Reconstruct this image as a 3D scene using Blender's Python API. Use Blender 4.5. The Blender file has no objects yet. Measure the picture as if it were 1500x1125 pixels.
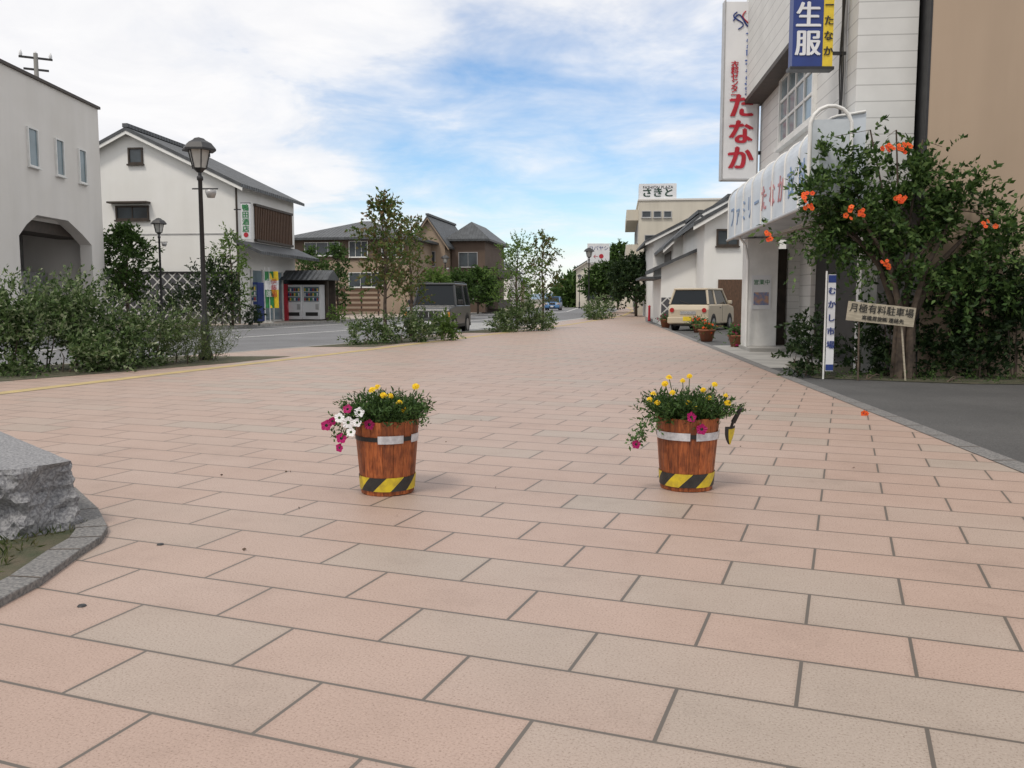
import bpy, math, random, bmesh
import numpy as np
from mathutils import Vector, Matrix, noise
scene=bpy.context.scene
F=1280.0; TH=math.atan(125/1280); CAMH=1.2
CT,ST=math.cos(TH),math.sin(TH)
# ---- projection helpers: pixel coordinates cast through the camera -> metres in the scene
def ray(px,py):
    u=(px-750)/F; v=(562.5-py)/F
    return Vector((u,CT+v*ST,v*CT-ST))
def W(px,py,d):
    r=ray(px,py); s=d/r.y
    return Vector((r.x*s,d,CAMH+r.z*s))
def G(px,py,z=0):
    r=ray(px,py); s=(z-CAMH)/r.z
    return Vector((r.x*s,r.y*s,z))
def interp(poly,y):
    if y<=poly[0][1]: a,b=poly[0],poly[1]
    elif y>=poly[-1][1]: a,b=poly[-2],poly[-1]
    else:
        for a,b in zip(poly,poly[1:]):
            if a[1]<=y<=b[1]: break
    t=(y-a[1])/(b[1]-a[1]); return a[0]+(b[0]-a[0])*t

# ---- materials
def newmat(name):
    m=bpy.data.materials.new(name); m.use_nodes=True
    nt=m.node_tree; b=nt.nodes['Principled BSDF']; return m,nt,b
def N(nt,t,**k):
    n=nt.nodes.new(t)
    for a,v in k.items(): setattr(n,a,v)
    return n
def c4(c): return (c[0],c[1],c[2],1)
def ramp(nt,fac,stops):
    r=N(nt,'ShaderNodeValToRGB'); e=r.color_ramp.elements
    while len(e)<len(stops): e.new(0.5)
    for i,(p,c) in enumerate(stops): e[i].position=p; e[i].color=c4(c)
    nt.links.new(fac,r.inputs[0]); return r.outputs[0]
def mth(nt,op,a,b=None,c=None):
    n=N(nt,'ShaderNodeMath',operation=op)
    for i,v in enumerate((a,b,c)):
        if v is None: continue
        if isinstance(v,(int,float)): n.inputs[i].default_value=v
        else: nt.links.new(v,n.inputs[i])
    return n.outputs[0]
def mixc(nt,f,a,b,mode='MIX'):
    n=N(nt,'ShaderNodeMix',data_type='RGBA',blend_type=mode)
    for i,v in ((0,f),(6,a),(7,b)):
        if isinstance(v,(int,float)): n.inputs[i].default_value=v
        elif isinstance(v,tuple): n.inputs[i].default_value=c4(v)
        else: nt.links.new(v,n.inputs[i])
    return n.outputs[2]
def coords(nt,scale=(1,1,1)):
    t=N(nt,'ShaderNodeTexCoord'); mp=N(nt,'ShaderNodeMapping'); mp.inputs['Scale'].default_value=scale
    nt.links.new(t.outputs['Object'],mp.inputs[0]); return mp.outputs[0]
def noi(nt,vec,scale,detail=4,rough=.55,dist=0):
    n=N(nt,'ShaderNodeTexNoise'); n.inputs['Scale'].default_value=scale; n.inputs['Detail'].default_value=detail
    n.inputs['Roughness'].default_value=rough; n.inputs['Distortion'].default_value=dist
    nt.links.new(vec,n.inputs['Vector']); return n.outputs[0]
def bumpn(nt,b,h,strength,dist=.01):
    n=N(nt,'ShaderNodeBump'); n.inputs['Strength'].default_value=strength; n.inputs['Distance'].default_value=dist
    nt.links.new(h,n.inputs['Height']); nt.links.new(n.outputs[0],b.inputs['Normal'])
def nm(name,c1,c2=None,scale=3,rough=.8,bump=0,bscale=40,metal=0,sc=(1,1,1),dist=.01,lo=.35,hi=.65):
    m,nt,b=newmat(name)
    if c2 is None: c2=tuple(x*.78 for x in c1)
    v=coords(nt,sc); n=noi(nt,v,scale,3)
    nt.links.new(ramp(nt,n,[(lo,c2),(hi,c1)]),b.inputs['Base Color'])
    b.inputs['Roughness'].default_value=rough; b.inputs['Metallic'].default_value=metal
    if bump: bumpn(nt,b,noi(nt,v,bscale,2),bump,dist)
    return m
def wallmat(name,c,streak=.95,rough=.85,grime=.8):
    # stucco wall with faint rain streaks and splash-back grime near the ground
    m,nt,b=newmat(name); v=coords(nt); vs=coords(nt,(1.6,1.6,.15))
    a=ramp(nt,noi(nt,vs,1.2,3),[(.35,tuple(x*streak for x in c)),(.6,c)])
    k=ramp(nt,noi(nt,v,.5,3),[(.3,(.93,.925,.91)),(.65,(1,1,1))])
    a=mixc(nt,1,a,k,'MULTIPLY')
    s=N(nt,'ShaderNodeSeparateXYZ'); nt.links.new(v,s.inputs[0])
    g=mth(nt,'ADD',s.outputs[2],mth(nt,'MULTIPLY',noi(nt,v,2.5,2),1.2))
    gr=N(nt,'ShaderNodeMapRange'); nt.links.new(g,gr.inputs[0]); gr.inputs[1].default_value=.4; gr.inputs[2].default_value=1.7; gr.inputs[3].default_value=grime; gr.inputs[4].default_value=1
    a=mixc(nt,1,a,gr.outputs[0],'MULTIPLY')
    nt.links.new(a,b.inputs['Base Color']); b.inputs['Roughness'].default_value=rough; return m
def leafmat(name,cols,tr=.3,rough=.55):
    m,nt,b=newmat(name)
    g=N(nt,'ShaderNodeNewGeometry')
    n=len(cols); c=ramp(nt,g.outputs['Random Per Island'],[((i/(n-1)) ,cc) for i,cc in enumerate(cols)])
    nt.links.new(c,b.inputs['Base Color']); b.inputs['Roughness'].default_value=rough; b.inputs['Specular IOR Level'].default_value=.28
    t=N(nt,'ShaderNodeBsdfTranslucent'); nt.links.new(c,t.inputs[0])
    mx=N(nt,'ShaderNodeMixShader'); mx.inputs[0].default_value=tr
    nt.links.new(b.outputs[0],mx.inputs[1]); nt.links.new(t.outputs[0],mx.inputs[2])
    nt.links.new(mx.outputs[0],nt.nodes['Material Output'].inputs[0]); return m
def sidingmat(name,col,pitch=.25,axis=2,dark=.6):
    m,nt,b=newmat(name); v=coords(nt)
    s=N(nt,'ShaderNodeSeparateXYZ'); nt.links.new(v,s.inputs[0])
    fr=mth(nt,'FRACT',mth(nt,'DIVIDE',s.outputs[axis],pitch))
    line=mth(nt,'LESS_THAN',fr,.07)
    base=ramp(nt,noi(nt,v,1.3,4),[(.35,tuple(x*.88 for x in col)),(.65,col)])
    nt.links.new(mixc(nt,line,base,tuple(x*dark for x in col)),b.inputs['Base Color'])
    b.inputs['Roughness'].default_value=.6; bumpn(nt,b,fr,.5,.01); return m
def latticemat(name):
    m,nt,b=newmat(name); v=coords(nt); s=N(nt,'ShaderNodeSeparateXYZ'); nt.links.new(v,s.inputs[0])
    a=mth(nt,'FRACT',mth(nt,'DIVIDE',mth(nt,'ADD',s.outputs[0],s.outputs[2]),.5))
    c=mth(nt,'FRACT',mth(nt,'DIVIDE',mth(nt,'SUBTRACT',s.outputs[0],s.outputs[2]),.5))
    l=mth(nt,'MAXIMUM',mth(nt,'LESS_THAN',a,.16),mth(nt,'LESS_THAN',c,.16))
    nt.links.new(mixc(nt,l,(.07,.072,.08),(.55,.55,.53)),b.inputs['Base Color']); bumpn(nt,b,l,.6,.02); return m
def rooftile(name,col=(.06,.065,.07),axis=1,p=.28):
    m,nt,b=newmat(name); v=coords(nt); s=N(nt,'ShaderNodeSeparateXYZ'); nt.links.new(v,s.inputs[0])
    w=mth(nt,'SINE',mth(nt,'MULTIPLY',s.outputs[axis],6.283/p))
    nt.links.new(ramp(nt,noi(nt,v,2.5,4),[(.3,tuple(x*.7 for x in col)),(.7,tuple(x*1.4 for x in col))]),b.inputs['Base Color'])
    b.inputs['Roughness'].default_value=.55; bumpn(nt,b,w,.8,.03); return m
TLEN,TWID=.70,.352
def tilemat():
    m,nt,b=newmat('granite_pavers'); v=coords(nt)
    br=N(nt,'ShaderNodeTexBrick'); nt.links.new(v,br.inputs['Vector'])
    for k,x in (('Color1',(0,0,0,1)),('Color2',(1,1,1,1)),('Mortar',(.5,.5,.5,1))): br.inputs[k].default_value=x
    br.inputs['Scale'].default_value=1; br.inputs['Mortar Size'].default_value=.0068; br.inputs['Mortar Smooth'].default_value=.2
    br.inputs['Brick Width'].default_value=TLEN; br.inputs['Row Height'].default_value=TWID
    big=noi(nt,v,.3,2)
    pick=mth(nt,'ADD',br.outputs['Color'],mth(nt,'MULTIPLY',mth(nt,'SUBTRACT',big,.5),.9))
    tc=ramp(nt,pick,[(0,(.36,.298,.25)),(.12,(.372,.298,.248)),(.28,(.39,.292,.242)),(.6,(.40,.293,.24)),(.85,(.39,.282,.23)),(1,(.405,.305,.255))])
    sp=ramp(nt,noi(nt,v,130,2,.75),[(.32,(.58,.53,.50)),(.45,(.97,.97,.97)),(.6,(1.0,1,1)),(.72,(1.22,1.2,1.2))])
    c=mixc(nt,1,tc,sp,'MULTIPLY')
    st=ramp(nt,noi(nt,v,1.7,6,.7),[(.3,(.84,.83,.82)),(.44,(.95,.945,.94)),(.58,(1,1,1))])
    c=mixc(nt,1,c,st,'MULTIPLY')
    # pavers weather paler toward the middle, darker where dirt collects by the joints
    br2=N(nt,'ShaderNodeTexBrick'); nt.links.new(v,br2.inputs['Vector'])
    for k,x in (('Color1',(1,1,1,1)),('Color2',(1,1,1,1)),('Mortar',(.84,.82,.80,1))): br2.inputs[k].default_value=x
    br2.inputs['Scale'].default_value=1; br2.inputs['Mortar Size'].default_value=.03; br2.inputs['Mortar Smooth'].default_value=1
    br2.inputs['Brick Width'].default_value=TLEN; br2.inputs['Row Height'].default_value=TWID
    c=mixc(nt,.6,c,br2.outputs['Color'],'MULTIPLY')
    mort=mixc(nt,big,(.075,.064,.055),(.14,.12,.10))
    c=mixc(nt,br.outputs['Fac'],c,mort)
    nt.links.new(c,b.inputs['Base Color'])
    b.inputs['Roughness'].default_value=.55
    bumpn(nt,b,br.outputs['Fac'],-.6,.005)
    return m

# ---- mesh helpers
def link(o,parent=None):
    scene.collection.objects.link(o)
    if parent: o.parent=parent
    return o
def empty(name,loc=(0,0,0),rz=0):
    o=bpy.data.objects.new(name,None); o.location=loc; o.rotation_euler=(0,0,rz); o.empty_display_size=.2
    return link(o)
def mk(name,verts,faces,mats,parent=None,fm=None,smooth=False,loc=None,rz=0):
    me=bpy.data.meshes.new(name); me.from_pydata([tuple(v) for v in verts],[],faces)
    if not isinstance(mats,(list,tuple)): mats=[mats]
    for m in mats: me.materials.append(m)
    if fm: me.polygons.foreach_set('material_index',fm)
    if smooth: me.polygons.foreach_set('use_smooth',[True]*len(me.polygons))
    me.update(); o=bpy.data.objects.new(name,me)
    if loc is not None: o.location=loc; o.rotation_euler=(0,0,rz)
    return link(o,parent)
def bev(o,w,s=2):
    m=o.modifiers.new('b','BEVEL'); m.width=w; m.segments=s; m.limit_method='ANGLE'; return o
def box(B,name,x0,x1,y0,y1,z0,z1,mat,bv=0):
    v=[(x,y,z) for x in sorted((x0,x1)) for y in sorted((y0,y1)) for z in sorted((z0,z1))]
    f=[(0,1,3,2),(4,6,7,5),(0,4,5,1),(2,3,7,6),(0,2,6,4),(1,5,7,3)]
    o=mk(name,v,f,mat,B)
    if bv: bev(o,bv)
    return o
def prism(B,name,pts,a,b,axis,mat,bv=0):
    def P(p,t): return {0:(t,p[0],p[1]),1:(p[0],t,p[1]),2:(p[0],p[1],t)}[axis]
    n=len(pts); v=[P(p,a) for p in pts]+[P(p,b) for p in pts]
    f=[tuple(range(n)),tuple(range(2*n-1,n-1,-1))]+[(i,i+n,(i+1)%n+n,(i+1)%n) for i in range(n)]
    o=mk(name,v,f,mat,B)
    me=o.data
    bm=bmesh.new(); bm.from_mesh(me); bmesh.ops.recalc_face_normals(bm,faces=bm.faces); bm.to_mesh(me); bm.free()
    if bv: bev(o,bv)
    return o
def tube(V,Fc,path,rad,n=8,cap=True):
    path=[Vector(p) for p in path]; base=len(V)
    for i,p in enumerate(path):
        t=(path[min(i+1,len(path)-1)]-path[max(i-1,0)]).normalized()
        u=t.cross(Vector((0,1,0)) if abs(t.y)<.9 else Vector((1,0,0))).normalized(); w=t.cross(u)
        r=rad[i] if hasattr(rad,'__len__') else rad
        for k in range(n):
            a=2*math.pi*k/n; V.append(p+u*math.cos(a)*r+w*math.sin(a)*r)
    for i in range(len(path)-1):
        for k in range(n):
            a=base+i*n+k; b=base+i*n+(k+1)%n; Fc.append((a,b,b+n,a+n))
    if cap:
        Fc.append(tuple(range(base,base+n))[::-1]); e=base+(len(path)-1)*n; Fc.append(tuple(range(e,e+n)))
def tubeo(B,name,path,rad,mat,n=10):
    V=[];Fc=[]; tube(V,Fc,path,rad,n); return mk(name,V,Fc,mat,B,smooth=False)
def lathe(B,name,prof,mat,n=24,loc=(0,0,0),smooth=True,rot=0):
    V=[];Fc=[]
    for r,z in prof:
        for k in range(n):
            a=2*math.pi*k/n+rot; V.append((loc[0]+r*math.cos(a),loc[1]+r*math.sin(a),loc[2]+z))
    for i in range(len(prof)-1):
        for k in range(n):
            a=i*n+k;b=i*n+(k+1)%n; Fc.append((a,b,b+n,a+n))
    return mk(name,V,Fc,mat,B,smooth=smooth)
def ribbon(name,pl,pr,ys,z,mat,parent=None):
    V=[];Fc=[]
    for y in ys: V+= [(pl(y),y,z),(pr(y),y,z)]
    for i in range(len(ys)-1): a=2*i; Fc.append((a,a+1,a+3,a+2))
    return mk(name,V,Fc,mat,parent)
def wallribbon(name,p0,p1,ys,z0,z1,mat,parent=None):
    V=[];Fc=[]
    for y in ys: V+=[(p0(y),y,z0),(p0(y),y,z1),(p1(y),y,z1),(p1(y),y,z0)]
    for i in range(len(ys)-1):
        a=4*i
        for k in range(3): Fc.append((a+k,a+k+1,a+k+5,a+k+4))
    Fc.append((0,1,2,3))
    return mk(name,V,Fc,mat,parent)
def hit(B,axis,val,px,py):
    rz=B.rotation_euler.z; M=Matrix.Rotation(-rz,3,'Z')
    o=M@(Vector((0,0,CAMH))-B.location); d=M@ray(px,py); t=(val-o[axis])/d[axis]; return o+d*t
def slab(B,name,axis,val,out,a0,a1,z0,z1,t0,t1,mat):
    p,q=val+out*t0,val+out*t1
    if axis==0: return box(B,name,p,q,a0,a1,z0,z1,mat)
    return box(B,name,a0,a1,p,q,z0,z1,mat)
def winm(B,axis,val,out,a0,a1,z0,z1,fr,gl,fw=.06,nx=2,nz=1,name='window'):
    slab(B,name+'_glass',axis,val,out,a0,a1,z0,z1,.005,.02,gl)
    for (b0,b1,c0,c1) in ((a0-fw,a0,z0-fw,z1+fw),(a1,a1+fw,z0-fw,z1+fw),(a0,a1,z0-fw,z0),(a0,a1,z1,z1+fw)):
        slab(B,name+'_frame',axis,val,out,b0,b1,c0,c1,-.01,.07,fr)
    slab(B,name+'_sill',axis,val,out,a0-fw*1.6,a1+fw*1.6,z0-fw*1.9,z0-fw-.003,-.01,.13,fr)
    for i in range(1,nx):
        a=a0+(a1-a0)*i/nx; slab(B,name+'_mullion',axis,val,out,a-fw*.3,a+fw*.3,z0,z1,.02,.05,fr)
    for i in range(1,nz):
        z=z0+(z1-z0)*i/nz; slab(B,name+'_mullion',axis,val,out,a0,a1,z-fw*.3,z+fw*.3,.021,.045,fr)
def win(B,axis,val,out,x0,y0,x1,y1,fr,gl,**k):
    p=hit(B,axis,val,x0,y0); q=hit(B,axis,val,x1,y0); r=hit(B,axis,val,x0,y1)
    o=1-axis; a0,a1=sorted((p[o],q[o])); winm(B,axis,val,out,a0,a1,r.z,p.z,fr,gl,**k)
def gable(B,name,x0,x1,y0,y1,z0,ze,zr,wall,roof,over=.45,th=.16,xr=None,goy=.4):
    if xr is None: xr=(x0+x1)/2
    prism(B,name+'_walls',[(x0,z0),(x1,z0),(x1,ze),(xr,zr),(x0,ze)],y0,y1,1,wall)
    for s,xe in ((-1,x0),(1,x1)):
        k=(zr-ze)/abs(xe-xr); xo=xe+s*over; zo=ze-k*over
        prism(B,name+'_roof',[(xr,zr+.004),(xo,zo+.004),(xo,zo+th),(xr,zr+th)],y0-goy,y1+goy,1,roof)
        prism(B,name+'_bargeboard',[(xr,zr-.16),(xo,zo-.16),(xo,zo),(xr,zr)],y0-goy+.03,y0-goy+.09,1,wall)
    box(B,name+'_ridge',xr-.13,xr+.13,y0-goy-.02,y1+goy+.02,zr+th-.02,zr+th+.16,roof)
def hip(B,name,x0,x1,y0,y1,ze,zr,mat,over=.5,inset=None):
    x0-=over;x1+=over;y0-=over;y1+=over
    if inset is None: inset=min(x1-x0,y1-y0)/2
    if x1-x0>=y1-y0: r=[(x0+inset,(y0+y1)/2,zr),(x1-inset,(y0+y1)/2,zr)]
    else: r=[((x0+x1)/2,y0+inset,zr),((x0+x1)/2,y1-inset,zr)]
    V=[(x0,y0,ze),(x1,y0,ze),(x1,y1,ze),(x0,y1,ze)]+r+[(x0,y0,ze-.18),(x1,y0,ze-.18),(x1,y1,ze-.18),(x0,y1,ze-.18)]
    if x1-x0>=y1-y0: Fc=[(0,1,5,4),(1,2,5),(2,3,4,5),(3,0,4)]
    else: Fc=[(0,1,4),(1,2,5,4),(2,3,5),(3,0,4,5)]
    Fc+=[(6,7,1,0),(7,8,2,1),(8,9,3,2),(9,6,0,3),(9,8,7,6)]
    mk(name,V,Fc,mat,B)
def text(B,s,loc,rot,size,mat,name='lettering',ax='CENTER',ay='CENTER',sp=1.0,sx=1,off=0.0):
    # bold strokes are made from overlapping copies, each a little prouder of the board
    for i in range(3 if off else 1):
        c=bpy.data.curves.new(name,'FONT'); c.body=s; c.size=size; c.align_x=ax; c.align_y=ay; c.extrude=.003+.0005*i; c.space_line=sp
        c.materials.append(mat); o=bpy.data.objects.new(name,c); l=Vector(loc)
        if off: l+=Vector(((i-1)*off,0,(0,off*.7,0)[i])) if rot==FRONT else Vector((0,(i-1)*off,(0,off*.7,0)[i]))
        o.location=l; o.rotation_euler=rot; o.scale=(sx,1,1); link(o,B)
    return o
FRONT=(math.pi/2,0,0); LEFTF=(math.pi/2,0,-math.pi/2); RIGHTF=(math.pi/2,0,math.pi/2)
def column(B,s,x,y,ztop,pitch,size,mat,sx=1,off=0):
    for i,ch in enumerate(s): text(B,ch,(x,y,ztop-pitch*(i+.5)),FRONT,size,mat,sx=sx,off=off)

# ---- foliage
def unit(a): return a/np.maximum(np.linalg.norm(a,axis=1,keepdims=True),1e-6)
def leaves(name,C,D,ll,lw,mat,parent,rng):
    n=len(C); D=unit(D); L=ll*rng.uniform(.6,1.25,(n,1)); w=lw*rng.uniform(.7,1.2,(n,1))
    side=unit(np.cross(D,rng.normal(size=(n,3)))); nor=np.cross(D,side)
    V=np.stack([C,C+D*L*.45+side*w*.5+nor*L*.06,C+D*L-nor*L*.12,C+D*L*.45-side*w*.5+nor*L*.06],1).reshape(-1,3)
    me=bpy.data.meshes.new(name); me.vertices.add(4*n); me.vertices.foreach_set('co',V.astype(np.float32).ravel())
    me.loops.add(4*n); me.loops.foreach_set('vertex_index',np.arange(4*n,dtype=np.int32))
    me.polygons.add(n); me.polygons.foreach_set('loop_start',np.arange(0,4*n,4,dtype=np.int32)); 
    try: me.polygons.foreach_set('loop_total',np.full(n,4,dtype=np.int32))
    except Exception: pass
    me.update(calc_edges=True); me.validate(); me.materials.append(mat)
    return link(bpy.data.objects.new(name,me),parent)
def shoots(S,D,L,k,rng,grav=.25,spread=.8):
    n=len(S); D=unit(D); t=np.linspace(.08,1,k)[None,:,None]
    P=S[:,None,:]+D[:,None,:]*L[:,None,None]*t
    P[:,:,2]-= (grav*L[:,None]*(t[:,:,0]**2))
    d=D[:,None,:]*.6+rng.normal(size=(n,k,3))*spread*.6
    return P.reshape(-1,3),d.reshape(-1,3)
def blob_shoots(blobs,rng,dens,Lr,k,up=.4,grav=.25,shell=.3):
    C=[];Dd=[]
    for (c,r) in blobs:
        c=np.array(c);r=np.array(r); n=max(3,int(dens*(r[0]*r[1]*r[2])**(2/3)))
        u=unit(rng.normal(size=(n,3))); rad=rng.uniform(shell,1,(n,1))
        S=c+u*r*rad; D=u+np.array([0,0,up])+rng.normal(size=(n,3))*.4
        L=Lr[0]+(Lr[1]-Lr[0])*rng.uniform(0,1,n)**1.7
        a,b=shoots(S,D,L,k,rng,grav); C.append(a);Dd.append(b)
    return np.concatenate(C),np.concatenate(Dd)
def bush(name,blobs,dens,Lr,k,ll,lw,mat,seed=1,up=.4,grav=.2,stem=None,zmin=.02,nst=2,gap=None):
    rng=np.random.default_rng(seed); B=empty(name,(blobs[0][0][0],blobs[0][0][1],0)); off=np.array(B.location)
    bl=[(np.array(c)-off,r) for c,r in blobs]
    C,D=blob_shoots(bl,rng,dens,Lr,k,up,grav)
    if gap:
        q=np.array([noise.noise(Vector(tuple(c*gap[0]))) for c in C]); m=q>gap[1]; C=C[m]; D=D[m]
    low=C[:,2]<zmin; C[low,2]=zmin+rng.uniform(0,.12,low.sum())
    leaves('foliage',C,D,ll,lw,mat,B,rng)
    V=[];Fc=[]
    for c,r in bl:
        for i in range(nst):
            a=rng.uniform(0,6.28); q=Vector(c)+Vector((math.cos(a)*r[0]*.5,math.sin(a)*r[1]*.5,r[2]*.2))
            p=Vector((c[0]+.1*math.cos(a),c[1]+.1*math.sin(a),0)); tube(V,Fc,[p,(p+q)/2+Vector((.05*math.cos(a*3),0,.05)),q],[.014,.010,.004],5)
    if V: mk('stems',V,Fc,stem or BARK,B)
    return B
def tree(name,x,y,H,z0,rad,mat,seed,ncl=26,lpc=9,k=10,ll=.11,lw=.055,tr=.06,z=0,lean=0,clr=.4,prof=1.0):
    rng=np.random.default_rng(seed); B=empty(name,(x,y,z)); V=[];Fc=[]
    path=[];rr=[]
    for i in range(8):
        t=i/7; path.append(Vector((lean*t*H+.05*math.sin(i*1.3+seed)*t*H*.3,.04*math.cos(i*1.7+seed)*t*H*.3,H*.93*t))); rr.append(tr*(1-t)**.8+.008)
    tube(V,Fc,path,rr,8)
    def tp(z):
        t=min(max(z/(H*.93),0),1)*7; i=min(int(t),6); return path[i].lerp(path[i+1],t-i)
    S=[];D=[]
    for c in range(ncl):
        t=(c+.5)/ncl; zc=z0+(H-z0)*t**.9; pr=math.sin(math.pi*min(1,max(.06,(t*.85+.18))))**.7*prof
        a=c*2.4+rng.uniform(-.5,.5); r=rad*pr*rng.uniform(.35,1.0)
        ctr=tp(zc)+Vector((math.cos(a)*r,math.sin(a)*r,0))
        zb=max(zc-r*rng.uniform(.7,1.3),z0*.75); b=tp(zb); m=b.lerp(ctr,.5)+Vector((0,0,-.06*r))
        tube(V,Fc,[b,m,ctr],[tr*.35*(1-zb/H)+.008,tr*.2*(1-zb/H)+.006,.005],5)
        n=int(lpc*rng.uniform(.6,1.4)); u=unit(rng.normal(size=(n,3)))
        S.append(np.array(ctr)+u*clr*.3*rng.uniform(0,1,(n,1))); D.append(u+np.array([math.cos(a)*.4,math.sin(a)*.4,.35]))
    S=np.concatenate(S);D=np.concatenate(D)
    C,DD=shoots(S,D,rng.uniform(.5,1.2,len(S))*clr,k,rng,.2)
    mk('trunk',V,Fc,BARK,B,smooth=True); leaves('foliage',C,DD,ll,lw,mat,B,rng); return B

BARK=nm('bark',(.12,.09,.065),(.06,.045,.035),12,.9)
# ===== world
w=bpy.data.worlds.new('World'); scene.world=w; w.use_nodes=True; nt=w.node_tree
bg=nt.nodes['Background']; sky=N(nt,'ShaderNodeTexSky',sky_type='NISHITA'); sky.sun_disc=False
SE,SA=math.radians(58),math.radians(215)
sky.sun_elevation=SE; sky.sun_rotation=SA; sky.air_density=1.2; sky.dust_density=.1; sky.ozone_density=4
tc=N(nt,'ShaderNodeTexCoord'); sp=N(nt,'ShaderNodeSeparateXYZ'); nt.links.new(tc.outputs['Generated'],sp.inputs[0])
zz=mth(nt,'ADD',mth(nt,'MAXIMUM',sp.outputs[2],0.0),.18)
cb=N(nt,'ShaderNodeCombineXYZ'); nt.links.new(mth(nt,'DIVIDE',sp.outputs[0],zz),cb.inputs[0]); nt.links.new(mth(nt,'DIVIDE',sp.outputs[1],zz),cb.inputs[1])
n1=noi(nt,cb.outputs[0],1.0,5,.58,.5)
n2=noi(nt,cb.outputs[0],2.6,5,.62,.4)
T=ray(780,235).normalized()
dp=N(nt,'ShaderNodeVectorMath',operation='SUBTRACT'); nt.links.new(tc.outputs['Generated'],dp.inputs[0]); dp.inputs[1].default_value=T
ml=N(nt,'ShaderNodeVectorMath',operation='MULTIPLY'); nt.links.new(dp.outputs[0],ml.inputs[0]); ml.inputs[1].default_value=(1,1,1.6)
ln=N(nt,'ShaderNodeVectorMath',operation='LENGTH'); nt.links.new(ml.outputs[0],ln.inputs[0])
mr=N(nt,'ShaderNodeMapRange'); nt.links.new(ln.outputs['Value'],mr.inputs[0]); mr.inputs[1].default_value=.08; mr.inputs[2].default_value=.5; mr.inputs[3].default_value=.14; mr.inputs[4].default_value=-.24
cov=mth(nt,'SUBTRACT',mth(nt,'ADD',mth(nt,'MULTIPLY',n1,.62),mth(nt,'MULTIPLY',n2,.38)),mr.outputs[0])
cf=ramp(nt,cov,[(.32,(.0,)*3),(.43,(.40,)*3),(.53,(.90,)*3),(.63,(1,1,1))])
cc=ramp(nt,n2,[(.3,(.88,.885,.92)),(.6,(.985,.98,.99))])
skc=mixc(nt,1.0,sky.outputs[0],(.128,.138,.15),'MULTIPLY')
nt.links.new(mixc(nt,cf,skc,cc),bg.inputs[0]); bg.inputs[1].default_value=1.0
sun=bpy.data.lights.new('sun','SUN'); sun.energy=1.9; sun.angle=math.radians(11); sun.color=(1,.92,.82)
so=link(bpy.data.objects.new('sun',sun)); 
sd=Vector((math.sin(SA)*math.cos(SE),math.cos(SA)*math.cos(SE),math.sin(SE)))
so.rotation_euler=(-sd).to_track_quat('-Z','Y').to_euler()
# ===== camera
cam=bpy.data.cameras.new('camera'); co=link(bpy.data.objects.new('camera',cam)); co.location=(0,0,CAMH)
co.rotation_euler=(math.pi/2-TH,0,0); cam.lens=F/1500*36; cam.sensor_width=36; cam.clip_end=6000; cam.clip_start=.05; scene.camera=co
scene.view_settings.view_transform='Standard'; scene.view_settings.look='None'

# ===== ground
re=[(-24,-8),(-16,4),(-10.2,13),(-6.3,19.7),(-4.3,24),(-1.9,32),(0.8,40),(6.2,61),(10.8,90),(15,130),(20,200)]
yl=[(-12.9,-8),(-6.5,11.1),(-3.5,20.2),(2.5,40),(7.7,61),(12.5,90),(17,130),(22,200)]
pr=[(2.4,-8),(3.56,6.07),(4.3,14.9),(7.1,46.5),(9.3,61),(14,90),(19,130),(24,200)]
rf=[(-31,-8),(-23,13),(-17.2,27),(-12,40),(-6.6,61),(0.5,90),(5,130),(10,200)]
I=lambda p,o=0: (lambda y: interp(p,y)+o)
ys=[-8,-2,4,6.07,8,11.1,13,14.9,17,19.7,20.2,22,24,27,32,36,40,43,46.5,52,56,61,70,80,90,110,130,160,200]
def asphalt(name,a,b_):
    m,nt,b=newmat(name); v=coords(nt)
    c=ramp(nt,noi(nt,v,.6,5,.6),[(.3,b_),(.65,a)])
    s=ramp(nt,noi(nt,v,90,2,.7),[(.3,(.6,.6,.6)),(.5,(1,1,1)),(.72,(1.5,1.5,1.48))])
    nt.links.new(mixc(nt,1,c,s,'MULTIPLY'),b.inputs['Base Color']); b.inputs['Roughness'].default_value=.85; return m
asph=asphalt('asphalt',(.17,.172,.18),(.125,.126,.13))
asph2=asphalt('dark_asphalt',(.078,.077,.076),(.05,.05,.05))
grd=nm('ground_dirt',(.14,.13,.10),(.09,.085,.06),.5,.95)
soil=nm('soil',(.10,.085,.055),(.05,.06,.03),6,.95,.8,60,dist=.02)
conc=nm('concrete',(.36,.35,.33),(.26,.255,.24),1.5,.85)
kerbm=nm('kerb_stone',(.34,.33,.31),(.22,.215,.2),5,.85)
gran=nm('dark_granite',(.22,.21,.20),(.10,.10,.10),60,.75,.5,90)
white=nm('road_paint',(.72,.72,.70),(.45,.45,.44),9,.8)
yelp=nm('tactile_paving',(.46,.35,.16),(.36,.28,.14),3,.8)
mk('ground',[(-3000,-300,-.16),(3000,-300,-.16),(3000,5000,-.16),(-3000,5000,-.16)],[(0,1,2,3)],grd)
ribbon('road',I(rf),I(re),ys,-.12,asph)
J=G(780,1055); ta=-math.radians(20.8)
Mi=Matrix.Rotation(-ta,3,'Z')
V=[];Fc=[]
for y in ys:
    for x in (interp(re,y)+.16,interp(pr,y)):
        q=Mi@(Vector((x,y,0))-Vector((J.x,J.y,0))); V.append(q)
for i in range(len(ys)-1): a=2*i; Fc.append((a,a+1,a+3,a+2))
mk('pavement',V,Fc,tilemat(),None,loc=(J.x,J.y,0),rz=ta)
wallribbon('kerb',I(re),I(re,.16),ys,-.16,.004,kerbm)
ribbon('tactile_strip',I(yl,-.14),I(yl,.14),ys,.004,yelp)
ribbon('drain_edge',I(pr,-.02),I(pr,.16),ys,.005,gran)
V=[];Fc=[]
y=4.0
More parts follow.
